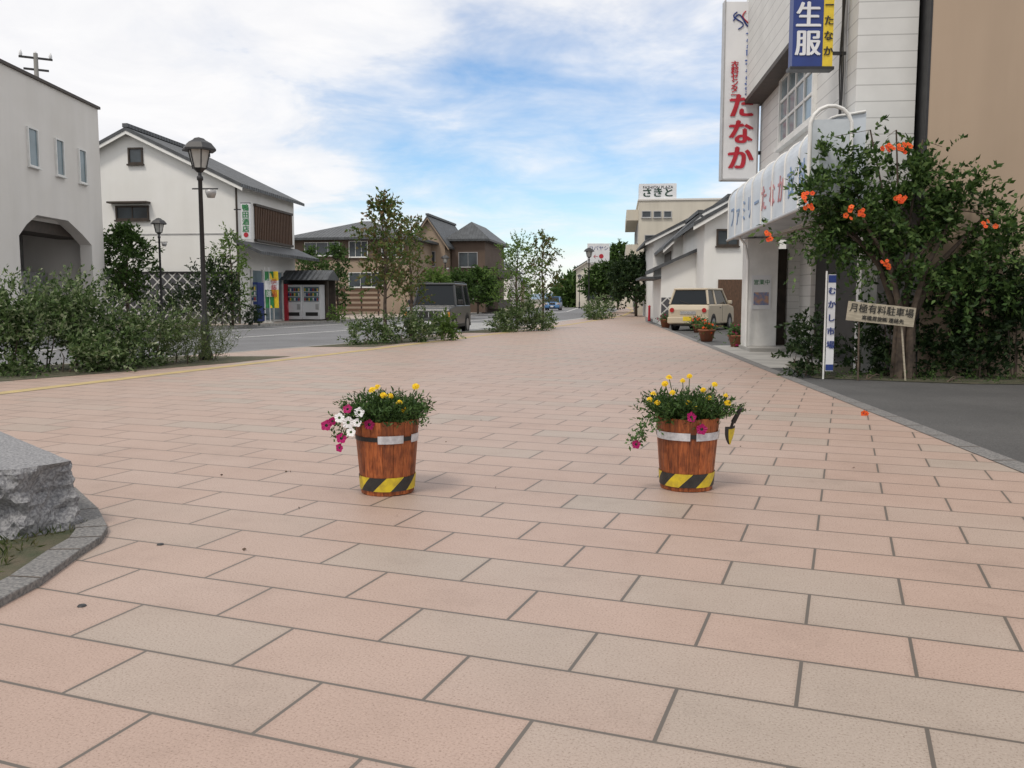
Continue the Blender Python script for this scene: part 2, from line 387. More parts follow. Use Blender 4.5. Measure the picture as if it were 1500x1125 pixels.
while y<40:
    x=interp(pr,y); k=len(V); V+=[(x-.02,y,.0075),(x+.16,y,.0075),(x+.16,y+.012,.0075),(x-.02,y+.012,.0075)]; Fc.append((k,k+1,k+2,k+3)); y+=.6
mk('drain_joints',V,Fc,BARK)
ribbon('parking_lot',I(pr,.1),lambda y:90,ys,-.006,asph2)
ribbon('concrete_apron',I(pr,.18),I(pr,1.6),[15.2,17,20,22.5],.0,conc)
ribbon('far_sidewalk',I(rf,-7),I(rf,-.16),ys,.0,nm('sidewalk_far',(.40,.33,.28),(.30,.26,.225),2,.85))
wallribbon('far_kerb',I(rf,-.16),I(rf),ys,-.16,.012,kerbm)
M=empty('road_markings')
yy=[y for y in ys if y>=13]
ribbon('edge_line',I(re,-1.1),I(re,-.95),yy,-.116,white,M)
ribbon('edge_line_far',I(rf,1.6),I(rf,1.75),yy,-.116,white,M)
ribbon('lane_line',lambda y:(interp(re,y)+interp(rf,y))/2-.08,lambda y:(interp(re,y)+interp(rf,y))/2+.08,yy,-.116,white,M)
for i in range(7):
    y=38+i*1.5; ribbon('zebra',lambda y:interp(re,y)-7.5,lambda y:interp(re,y)-1.6,[y,y+.6],-.112,white,M)
mk('verge',[(4.75,14.6,.002),(4.6,13.2,.002),(6.5,12.3,.002),(13,11.8,.002),(13,15,.002),(5,16,.002)],[(0,1,2,3,4,5)],soil)
for (a,b) in ((11.5,18.2),(21.8,27.5),(30.8,37)):
    ribbon('planting_bed',I(re,.17),lambda y:min(interp(yl,y)-.45,interp(re,y)+3),[y for y in np.linspace(a,b,8)],.005,soil)
oc=[G(20,700),G(80,706),G(112,722),G(145,753),G(158,780),G(148,796),G(118,815),G(60,858),G(0,890)]
oc=[Vector((-4.5,oc[0].y+.6,0))]+oc+[Vector((-2.02,2.6,0)),Vector((-2.1,1.5,0))]
ctr=Vector((-4.2,3.9,0)); ic=[p+(ctr-p).normalized()*.15 for p in oc]
V=[];Fc=[]
for a,b in zip(oc,ic): V+=[(a.x,a.y,0),(a.x,a.y,.035),(b.x,b.y,.035),(b.x,b.y,0)]
for i in range(len(oc)-1):
    a=4*i
    for k in range(3): Fc.append((a+k,a+k+1,a+k+5,a+k+4))
bev(mk('bed_edging',V,Fc,gran),.006)
V=[];Fc=[]
for i in range(1,len(oc)-1,1):
    a,b=oc[i],ic[i]; t=(oc[i+1]-oc[i-1]).normalized()*.004; k=len(V)
    V+=[a-t+Vector((0,0,.037)),a+t+Vector((0,0,.037)),b+t+Vector((0,0,.037)),b-t+Vector((0,0,.037))]; Fc.append((k,k+1,k+2,k+3))
mk('edging_joints',V,Fc,BARK)
mk('bed_soil',[(p.x,p.y,.012) for p in ic]+[(-6,1.5,.012),(-6,6,.012)],[tuple(range(len(ic)+2))],soil)
rng=np.random.default_rng(3)
C=np.stack([rng.uniform(-3.6,-2.2,4200),rng.uniform(2.6,4.5,4200),np.full(4200,.012)],1); C=C[C[:,0]<-2.24-(4.2-C[:,1])*.02]
keep=np.array([noise.noise(Vector((c[0]*3,c[1]*3,0)))>-.15 for c in C]); C=C[keep]
leaves('grass',C,rng.normal(size=(len(C),3))*.6+np.array([0,0,1]),.05,.008,leafmat('grass_blades',[(.03,.05,.015),(.08,.11,.03),(.13,.12,.06)]),None,rng)
# rough stone
bm=bmesh.new(); foot=[(-2.26,4.48),(-2.42,4.26),(-2.75,4.18),(-4.2,3.95),(-4.4,5.9),(-3.3,5.55),(-2.75,5.0)]
vb=[bm.verts.new((x,y,-.02)) for x,y in foot]; vt=[bm.verts.new((x-.03*(1 if x>-3 else 0),y,.36)) for x,y in foot]
bm.faces.new(vb[::-1]); bm.faces.new(vt)
for i in range(len(foot)): j=(i+1)%len(foot); bm.faces.new((vb[i],vb[j],vt[j],vt[i]))
bmesh.ops.recalc_face_normals(bm,faces=bm.faces)
bmesh.ops.triangulate(bm,faces=bm.faces)
for _ in range(6): 
    ed=[e for e in bm.edges if e.calc_length()>.03]
    bmesh.ops.subdivide_edges(bm,edges=ed,cuts=1,use_grid_fill=True)
    bmesh.ops.triangulate(bm,faces=[f for f in bm.faces if len(f.verts)>3])
bm.normal_update()
def ridge(p): return 1-abs(noise.noise(p))*2
for v in bm.verts:
    if v.co.z<.345:
        n=v.normal.copy(); k=ridge(v.co*4)*.05+ridge(v.co*11+Vector((3,1,2)))*.03+noise.noise(v.co*30)*.016
        v.co+=n*(k-.045)
    else: v.co.z+=noise.noise(v.co*10)*.003
me=bpy.data.meshes.new('stone_block'); bm.to_mesh(me); bm.free()
me.materials.append(nm('rough_granite',(.27,.27,.275),(.15,.15,.16),70,.85,.6,90,lo=.4,hi=.58)); link(bpy.data.objects.new('stone_block',me))

# ===== palettes
wp=wallmat('white_plaster',(.78,.78,.76),.97)
offw=wallmat('cream_plaster',(.68,.66,.63),.96)
cream=wallmat('cream_concrete',(.58,.54,.46),.9)
glass=nm('window_glass',(.06,.075,.085),(.03,.035,.04),.8,.12)
skygl=nm('window_glass_light',(.20,.27,.31),(.12,.17,.19),.6,.15)
alu=nm('aluminium_frame',(.45,.45,.45),(.36,.36,.36),3,.4,metal=.3)
wfr=nm('white_frame',(.72,.72,.7),(.62,.62,.6),3,.5)
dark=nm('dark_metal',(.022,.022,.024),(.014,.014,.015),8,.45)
dkbr=nm('dark_brown',(.05,.035,.025),(.03,.022,.016),6,.6)
wood=nm('slat_wood',(.13,.07,.04),(.07,.04,.025),8,.7,sc=(6,6,1))
roofm=rooftile('roof_tiles'); roofx=rooftile('roof_tiles_x',axis=0)
redm=nm('red_paint',(.45,.02,.04),(.38,.018,.03),4,.45); bluem=nm('blue_paint',(.015,.04,.20),(.012,.032,.17),3,.4)
blue2=nm('blue_lettering',(.02,.09,.36),(.02,.08,.32),3,.4)
fred=nm('faded_red',(.50,.20,.22),(.46,.24,.25),3,.6); fblu=nm('faded_blue',(.16,.26,.45),(.22,.31,.45),3,.6)
yelm=nm('yellow_paint',(.75,.55,.03),(.65,.47,.03),8,.45); blk=nm('black_paint',(.02,.02,.02),(.012,.012,.012),8,.5)
whm=nm('sign_white',(.72,.73,.74),(.64,.65,.67),1.2,.45); grnm=nm('green_paint',(.03,.22,.07),(.02,.16,.05),4,.5)
orng=wallmat('beige_stucco',(.42,.32,.235),.93,.9)
# ===== clothing shop
B=empty('clothing_shop',(5.36,14,0),-math.atan(.0925))
sid=sidingmat('white_siding',(.68,.68,.66),.25)
sid2=sidingmat('white_siding_fine',(.62,.62,.60),.16)
box(B,'upper_walls',0,.9,0,8,2.65,9.8,sid)
box(B,'rear_block',.9,8,6.2,8,0,9.8,sid)
box(B,'overhang',-.4,-.002,2.6,8.0,6.0,9.8,sid)
box(B,'overhang_trim',-.43,-.003,2.55,8.03,5.9,5.997,dkbr)
box(B,'ground_wall',.62,6,7.3,7.6,0,2.65,sid2)
box(B,'pier',-.42,.30,6.9,7.55,0,2.62,wfr,.01)
box(B,'door_recess',.3,.62,7.45,7.6,0,2.4,dkbr)
box(B,'poster',-.3,.15,6.88,6.895,.95,1.75,whm); box(B,'poster_picture',-.25,.1,6.874,6.879,1.05,1.35,nm('poster',(.5,.3,.2),(.1,.2,.4),9,.5))
text(B,'営業中',(-.07,6.874,1.58),FRONT,.13,grnm)
box(B,'step',-.5,6,5.8,7.3,0,.08,conc)
box(B,'column',.25,.5,.2,.45,0,2.65,wfr)
tubeo(B,'awning_leg',[(-.45,6.6,0),(-.45,6.6,2.1),(-.52,6.6,2.45),(-.68,6.6,2.66)],.03,wfr,8)
prof=[(0,2.66),(-.72,2.66)]+[(-.72+.38*(1-math.cos(a)),3.55+.38*math.sin(a)) for a in np.linspace(0,math.pi/2,8)]+[(0,3.98)]
prism(B,'awning',[(min(p[0],-.003),p[1]) for p in prof],-.6,7.9,1,nm('awning_vinyl',(.60,.65,.70),(.48,.53,.58),1.5,.4))
for i in range(9):
    y=-.62+i*(8.54/8)
    path=[(-.727,y,2.64)]+[(-.727+.385*(1-math.cos(a)),y,3.55+.385*math.sin(a)) for a in np.linspace(0,math.pi/2,8)]+[(-.02,y,3.985)]
    tubeo(B,'awning_rib',path,.02,wfr,8)
tubeo(B,'awning_rail',[(-.74,-.62,2.64),(-.74,7.92,2.64)],.035,alu)
path=[(-.85,-.75,2.7),(-.85,-.75,3.75)]+[(-.55-.3*math.cos(a),-.75,3.75+.3*math.sin(a)) for a in np.linspace(.2,math.pi-.2,8)]+[(-.25,-.75,3.75),(-.25,-.75,2.7)]
tubeo(B,'arch_frame',path,.03,wfr,8)
box(B,'arch_panel',-.82,-.28,-.76,-.74,2.72,3.85,nm('arch_glass',(.5,.54,.57),(.4,.44,.47),3,.3))
for i,ch in enumerate('ファミリーたなか衣料'):
    text(B,ch,(-.727,7.3-i*.78,3.12),LEFTF,.56,fblu if i<5 or i>7 else fred,off=.008)
p0=hit(B,0,0,1147,120);p1=hit(B,0,0,1195,120);q0=hit(B,0,0,1147,208)
winm(B,0,0,-1,p1.y,p0.y,q0.z,p0.z,wfr,skygl,fw=.09,nx=4,nz=3)
tubeo(B,'downpipe',[(-.06,.55,3.9),(-.06,.55,9.8)],.045,alu)
V=[];Fc=[]
for i in range(3):
    tube(V,Fc,[(-.12,.35+.05*math.sin(j*1.7+i)+i*.07,3.6+j*.4) for j in range(12)],.012,5)
mk('cables',V,Fc,dark,B)
zt=W(1075,2,21.75).z; zb=W(1075,262,21.75).z
S=empty('vertical_shop_sign',(5.14,21.75,0))
box(S,'panel',0,.83,0,.24,zb,zt,whm,.01)
for a,b in ((-.03,.0),(.83,.86)): box(S,'trim',a,b,-.01,.25,zb-.03,zt+.03,alu)
box(S,'cap',0,.83,-.01,.25,zb-.035,zb-.003,alu)
box(S,'bracket',.86,1.2,.08,.16,zt-.7,zt-.62,dark); box(S,'bracket',.86,1.2,.08,.16,zb+.6,zb+.68,dark)
column(S,'たなか',.42,-.016,zb+2.0,.62,.62,redm,sx=1.05,off=.028)
column(S,'ファミリーファッション',.58,-.016,zt-.76,.142,.22,blue2,off=.012)
column(S,'衣料センター',.24,-.016,zt-1.42,.142,.19,redm,off=.006)
V=[];Fc=[]
tube(V,Fc,[(.18+.5*t,-.014,zt-.45+.14*math.sin(t*6.2)) for t in np.linspace(0,1,14)],.018,5)
tube(V,Fc,[(.3+.12*math.sin(t*6),-.014,zt-.65+.4*t) for t in np.linspace(0,1,12)],.015,5)
mk('logo',V,Fc,bluem,S)
tubeo(S,'logo_red',[(.5+.1*math.sin(t*5+1),-.014,zt-.65+.42*t) for t in np.linspace(0,1,12)],.015,redm,5)
S=empty('school_uniform_sign',(0,14.35,0)); a=W(1160,97,14.35); b=W(1204,97,14.35); c=W(1219,97,14.35)
box(S,'blue_panel',a.x,b.x,0,.2,a.z,a.z+1.9,bluem); box(S,'yellow_panel',b.x+.003,c.x,0,.2,a.z,a.z+1.9,yelm); box(S,'frame',a.x-.03,c.x+.03,-.01,.21,a.z-.05,a.z-.003,dark)
column(S,'学生服',(a.x+b.x)/2,-.012,a.z+1.40,.43,.42,whm,off=.012)
column(S,'センターたなか',(b.x+c.x)/2+.005,-.012,a.z+1.75,.235,.16,blk,off=.004)
box(S,'bracket',c.x,c.x+.25,.08,.12,a.z+.2,a.z+.25,dark)
B2=empty('beige_building',(5.36,14,0),-math.atan(.0925))
box(B2,'walls',.99,14,-.32,6.1,0,10.5,orng); box(B2,'gap_shade_strip',.955,.987,-.33,6.0,0,10.5,dark)  # dark strip on the left face paints in the shadow gap beside the shop
for x in (2.9,5.2): box(B2,'joint',x,x+.008,-.3225,-.3205,0,10.5,nm('wall_joint',(.22,.17,.125),None,2,.9))

# ===== street lamps
lg=nm('lamp_glass',(.5,.5,.47),(.4,.4,.38),5,.25)
def lamp(x,y,ztop,z=0):
    L=empty('street_lamp',(x,y,z)); h=ztop
    lathe(L,'post',[(.0,0),(.13,0),(.13,.12),(.085,.2),(.085,.75),(.06,.8),(.048,1.0),(.04,h-.8),(.06,h-.78),(.06,h-.72),(.035,h-.7),(.035,h-.62)],dark,14)
    lathe(L,'lantern_base',[(0,h-.64),(.05,h-.64),(.11,h-.58),(.13,h-.56),(0,h-.56)],dark,6,smooth=False)
    lathe(L,'glass',[(.12,h-.56),(.205,h-.22),(0,h-.22)],lg,6,smooth=False)
    V=[];Fc=[]
    for k in range(6):
        a=k*math.pi/3; tube(V,Fc,[(.13*math.cos(a),.13*math.sin(a),h-.57),(.215*math.cos(a),.215*math.sin(a),h-.2)],.012,4)
    mk('lantern_bars',V,Fc,dark,L)
    lathe(L,'cap',[(0,h-.215),(.33,h-.235),(.33,h-.2),(.24,h-.09),(.13,h-.03),(.1,h+.0),(.03,h+.02),(.0,h+.03)],dark,6,smooth=False)
    tubeo(L,'crossbar',[(-.16,0,h-.95),(.34,0,h-.95)],.014,dark,6)
    lathe(L,'speaker',[(0,0),(.07,0),(.1,.08),(.11,.14),(0,.16)],alu,12,loc=(.2,0,h-1.12))
    return L
q=W(291,203,17.2); lamp(q.x,17.2,q.z)
q=W(232,320,36); lamp(q.x,36,q.z)
q=W(863,363,56); lamp(q.x,56,q.z)
q=W(652,374,68); lamp(q.x,68,q.z-.0)
q=W(849,402,110); lamp(q.x,110,q.z)

# ===== left cream building with arch
L=empty('arcade_building',(-16,27.3,0),math.radians(1.1))
ht=hit(L,0,0,0,92).z; fy=hit(L,0,0,143,162).y
a0=hit(L,0,0,27,330).y; a1=hit(L,0,0,134,350).y; zt=hit(L,0,0,60,316).z; zs=hit(L,0,0,27,336).z-.2
n_y=-9
pts=[(n_y,0),(a0,0),(a0,zs),(a0+.5,zs+.4),(a0+1.2,zt),(a1-1.8,zt),(a1-.7,zs+.35),(a1,zs),(a1,0),(fy,0),(fy,ht),(n_y,ht)]
prism(L,'street_wall',pts,-.45,0,0,offw)
gblk=nm('grey_blocks',(.30,.30,.30),(.19,.19,.20),2,.9)
box(L,'upper_body',-11,-.452,n_y,fy,3.9,ht-.01,offw); box(L,'ground_body',-11,-3,n_y,fy,0,3.898,gblk)
box(L,'end_wall',-2.998,-.46,fy-.3,fy-.01,0,3.897,offw)
box(L,'porch_ceiling_edge',-1.6,-.46,a0+.2,fy-.32,3.5,3.89,dkbr)
box(L,'parapet_cap',-11,.08,n_y,fy+.08,ht,ht+.1,dkbr)
for (x0,y0,x1,y1) in ((39,187,52,240),(80,204,90,254),(114,219,123,265)):
    win(L,0,0,1,x0,y0,x1,y1,wfr,skygl,fw=.05,nx=1)
box(L,'porch_wall',-2.9,-2.0,fy-2.5,fy-.5,0,2.2,gblk)
winm(L,0,-3,1,a0+1.0,a0+3.4,.9,2.4,alu,glass,nx=3)
V=[];Fc=[]
for i in range(26): y=a0+.1+i*(a1-a0)/26; tube(V,Fc,[(-.2,y,0),(-.2,y,1.0)],.015,5)
tube(V,Fc,[(-.2,a0,1.0),(-.2,a1,1.0)],.025,6); mk('railing',V,Fc,dark,L)
P=empty('utility_pole',(W(52,80,48).x,48,0),.5); zt=W(52,78,48).z
lathe(P,'pole',[(.17,0),(.11,zt)],conc,12)
for dz,l in ((-.3,.8),(-.9,.6)): box(P,'crossarm',-l,l,-.05,.05,zt+dz,zt+dz+.1,dark)
for x in (-.7,0,.7): lathe(P,'insulator',[(.06,0),(.09,.1),(.04,.3),(0,.32)],whm,8,loc=(x,0,zt-.2))

# ===== sake shop (white storehouse style)
K=empty('white_storehouse',(-13.1,42,0),-math.atan(.1))
ze=W(350,268,42).z; zr=W(197,190,42).z
gable(K,'house',-10.2,0,0,8,0,ze,zr,wp,roofm,over=.5)
box(K,'corner_strip',-10.2,.01,-.02,-.003,ze-2.4,ze-2.34,alu)
win(K,1,0,-1,190,219,207,238,dkbr,glass,fw=.08,nx=1); win(K,1,0,-1,172,304,216,320,dkbr,glass,fw=.08,nx=2)
box(K,'window_hood',-6.2,-4.2,-.4,0-.003,hit(K,1,0,190,300).z+.05,hit(K,1,0,190,300).z+.13,dkbr)
box(K,'lattice_base',-10.2,-.01,-.09,-.004,0,hit(K,1,0,250,400).z,latticemat('namako_lattice'))
box(K,'lattice_base_cap',-10.2,-.01,-.14,-.004,hit(K,1,0,250,400).z,hit(K,1,0,250,400).z+.07,dark)
p=hit(K,0,0,372,302);q=hit(K,0,0,424,302);r=hit(K,0,0,372,350)
slab(K,'lattice_recess',0,0,1,p.y,q.y,r.z,p.z,.003,.05,dkbr)
n=22
for i in range(n+1): y=p.y+(q.y-p.y)*i/n; slab(K,'slat',0,0,1,y-.05,y+.05,r.z,p.z,.05,.11,wood)
slab(K,'sill',0,0,1,p.y-.1,q.y+.1,r.z-.12,r.z-.003,.003,.16,dkbr); slab(K,'head',0,0,1,p.y-.1,q.y+.1,p.z+.003,p.z+.12,.003,.16,dkbr)
cz=hit(K,0,0,352,352).z
prism(K,'canopy',[(.003,cz),(1.3,cz-.55),(1.3,cz-.7),(.003,cz-.15)],-.3,8.4,1,roofm)
slab(K,'shop_opening',0,0,1,1.6,7.2,.1,2.6,.004,.03,skygl)
for y in (1.6,3,4.4,5.8,7.2): slab(K,'door_frame',0,0,1,y-.05,y+.05,.0,2.65,.03,.09,wfr)
tubeo(K,'downpipe',[(.08,-.05,ze-.2),(.08,-.05,0)],.05,dkbr)
S=empty('liquor_shop_sign',(-12.75,41.7,0)); 
za=W(361,298,41.7).z; zb=W(361,350,41.7).z
box(S,'panel',.0,.42,0,.12,zb,za,whm); box(S,'trim',-.02,.44,.0,.12,za,za+.04,dark); column(S,'鴨田酒店',.21,-.014,za-.05,.33,.33,grnm,off=.01)
text(S,'●',(.21,-.012,zb+.17),FRONT,.3,redm); box(S,'arm',-.35,0,.04,.08,za-.3,za-.25,dark)

def vending(px,d,col,hh=1.95,wd=1.0,face=-1):
    q=W(px,470,d); v=empty('vending_machine',(q.x,d,0.01),-.12)
    box(v,'cabinet',-wd/2,wd/2,0,.75,.06,hh,col,.02); box(v,'window',-wd/2+.07,wd/2-.07,-.012,-.002,hh*.52,hh-.12,skygl)
    for j in range(3):
        z=hh*.55+j*.26; box(v,'shelf',-wd/2+.08,wd/2-.08,-.03,-.013,z-.03,z,whm)
        for i in range(7):
            x=-wd/2+.15+i*(wd-.3)/6; lathe(v,'can',[(0,0),(.033,0),(.033,.14),(.025,.16),(0,.16)],[redm,bluem,whm,grnm,yelm,dkbr][(i*5+j*2)%6],8,loc=(x,-.05,z))
    box(v,'slot',-wd/2+.15,wd/2-.15,-.01,-.002,.25,.45,blk); box(v,'coin_panel',wd/2-.28,wd/2-.1,-.02,-.002,.6,.9,alu); box(v,'foot',-wd/2+.02,wd/2-.02,.02,.7,0,.06,blk)
vending(430,48,whm); vending(457,48,whm); vending(365,43.6,bluem,2.0); 
v=empty('vending_shelter',(W(447,470,47.7).x,47.7,0),-.12)
for x in (-1.25,1.25): box(v,'post',x-.06,x+.06,0,.12,0,2.25,dkbr); box(v,'post',x-.06,x+.06,1.2,1.32,0,2.25,dkbr)
box(v,'back',-1.2,1.2,1.22,1.3,0,2.2,dkbr)
prism(v,'roof',[(-.5,2.2),(1.7,2.2),(.6,2.75)],-1.45,1.45,0,roofx)
box(v,'red_panel',-1.19,-1.0,.0,.9,0,2.0,redm)
for px,col in ((389,grnm),(396,yelm)):
    b=empty('banner_flag',(W(px,470,42.5).x,42.5,0)); tubeo(b,'pole',[(0,0,0),(0,0,2.7)],.015,whm,6)
    V=[];Fc=[]
    for i in range(9):
        z=.75+i*.22
        for j in range(4): V.append((.02+j*.14,.03*math.sin(i*.9+j),z))
    for i in range(8):
        for j in range(3): a=i*4+j; Fc.append((a,a+1,a+5,a+4))
    mk('cloth',V,Fc,[col,whm],b,fm=[1 if (3<k//3<6) else 0 for k in range(24)])
    text(b,'伊\n藤\n園',(.23,-.06,1.7),FRONT,.3,whm if col==grnm else redm)
    lathe(b,'foot',[(0,0),(.2,0),(.18,.08),(0,.1)],conc,10)

# ===== brown apartments
A=empty('brown_apartments',(-17.5,70,0),-math.radians(9))
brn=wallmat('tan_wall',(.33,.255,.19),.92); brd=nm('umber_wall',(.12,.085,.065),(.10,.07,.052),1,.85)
ze=W(520,350,70).z; zr=W(520,318,70).z
box(A,'walls',0,9.6,0,9,0,ze,brn); hip(A,'roof',0,9.6,0,9,ze+.05,zr,roofx,.6)
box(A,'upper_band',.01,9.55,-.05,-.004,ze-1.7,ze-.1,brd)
for (x0,y0,x1,y1) in ((447,356,497,374),(512,354,538,376),(560,358,590,376),(455,398,480,414),(512,400,560,420)):
    win(A,1,0-.05,-1,x0,y0,x1,y1,wfr,glass,fw=.05,nx=3)
A2=empty('brown_townhouse',(-8.6,76,0),-math.radians(9))
ze=W(640,352,78).z; zr=W(640,322,78).z
gable(A2,'house',0,2.9,0,10,0,ze-.3,zr,brn,roofm,.4); box(A2,'wing',3,6.0,2,12,0,ze,brd); hip(A2,'wing_roof',3,6.0,2,12,ze+.05,zr-.1,roofx,.5)
for z in (1.2,4.0):
    winm(A2,1,0,-1,.9,2.0,z,z+1.2,alu,glass,nx=2,fw=.05); winm(A2,1,2,-1,3.7,5.3,z,z+1.2,alu,glass,nx=2,fw=.05)
    box(A2,'balcony',6.0,7.0,3,11,z-.9,z-.1,dkbr)
Fn=empty('wood_fence',(-15.5,62,0),0)
for i in range(5): box(Fn,'rail',0,6.2,0,.04,.3+i*.35,.5+i*.35,wood)
for i in range(6): box(Fn,'post',i*1.2,i*1.2+.1,.045,.14,0,2.1,dkbr)

# ===== right side: white storehouses, cream building
K2=empty('white_house',(W(1030,440,37).x,37,0),-math.atan(.09))
ze=W(1030,322,37).z
gable(K2,'house',0,8,0,9,0,ze,ze+2.3,wp,roofm,over=.5)
win(K2,1,0,-1,1052,338,1080,358,dkbr,glass,fw=.07,nx=2)
box(K2,'wood_door',.6,1.9,-.05,-.004,0,2.0,wood)
box(K2,'lattice',1.92,7.9,-.06,-.004,0,1.3,latticemat('namako_lattice_c'))
K3=empty('white_annex',(W(968,440,40).x,40,0),-math.atan(.09))
x1=W(1030,400,40).x-K3.location.x-.1
za=W(968,392,40).z; zb=W(1030,366,40).z
prism(K3,'walls',[(0,0),(x1,0),(x1,zb),(0,za)],0,5,1,wp)
prism(K3,'roof',[(-.4,za-.17),(x1+.1,zb+.05),(x1+.1,zb+.2),(-.4,za-.02)],-.35,5.3,1,roofm)
box(K3,'lattice',.02,x1,-.07,-.004,0,1.25,latticemat('namako_lattice_b')); box(K3,'canopy',-.9,.0-.003,0,5,2.1,2.2,roofm)
K4=empty('tiled_house',(W(985,440,46).x,46,0),-math.atan(.09))
ze=W(985,352,46).z; zr=W(1010,318,46).z
gable(K4,'gable_wing',0,2.6,0,6,0,ze,zr,wp,roofm,over=.55)
gable(K4,'rear',-.6,8,6.1,16,0,ze+.5,zr+1.5,wp,roofm,over=.5)
winm(K4,1,0,-1,.9,1.7,ze-.9,ze-.1,dkbr,glass,nx=1)
slab(K4,'side_window',0,0,-1,1,5,ze-1.5,ze-.5,.004,.05,dkbr); prism(K4,'side_canopy',[(-.003,3.1),(-1.0,2.7),(-1.0,2.6),(-.003,2.95)],0,6,1,roofm)
Cb=empty('fashion_plaza_building',(W(934,440,66).x,66,0),-math.atan(.12))
ht=W(934,294,66).z
box(Cb,'walls',0,9,0,14,0,ht,cream); box(Cb,'parapet',-.08,9.08,-.08,14.08,ht,ht+.12,offw)
z0=ht+.12; z1=W(934,269,66).z; box(Cb,'sign_block',0,2.75,.1,2.2,z0,z1,whm); text(Cb,'FASHION PLAZA',(1.38,.085,z1-.28),FRONT,.30,dark); text(Cb,'さきと',(1.38,.08,z0+.42),FRONT,.72,nm('dark_green',(.02,.06,.04),None,3,.5),sx=1.1,off=.03)
for i in range(3):
    box(Cb,'balcony',-.9,-.004,1,13,1.9+i*2.6,2.7+i*2.6,cream)
    for j in range(4): winm(Cb,0,0,-1,1.5+j*3,3.4+j*3,.1+i*2.6+.2,1.7+i*2.6,alu,glass,nx=2)
for (x0,y0,x1,y1) in ((941,310,953,318),(958,310,968,318),(973,310,983,318),(945,345,962,360),(945,385,962,398)):
    win(Cb,1,0,-1,x0,y0,x1,y1,alu,glass,fw=.05,nx=1)
Gt=empty('white_gate_fence',(W(966,462,52).x,48,0),0)
for i in range(8): box(Gt,'picket',i*.16,i*.16+.07,i*-.3,i*-.3+.05,0,1.6,wfr)
tubeo(Gt,'rail',[(0,.0,1.3),(1.15,-2.1,1.3)],.03,wfr); tubeo(Gt,'rail',[(0,.0,.4),(1.15,-2.1,.4)],.03,wfr)
Pp=empty('red_bollard',(W(951,468,47).x,47,0)); lathe(Pp,'post',[(0,0),(.09,0),(.07,.1),(.06,.75),(.08,.8),(0,.86)],redm,12)
Sg=empty('roadside_sign',(W(876,440,88).x,88,0)); zc=W(876,370,88).z
box(Sg,'board',-1.1,1.1,0,.1,zc-1,zc+.9,whm); text(Sg,'コバヤシ',(0,-.01,zc+.4),FRONT,.5,bluem); text(Sg,'←●',(0,-.01,zc-.4),FRONT,.6,redm); tubeo(Sg,'post',[(0,.15,0),(0,.15,zc)],.09,alu)

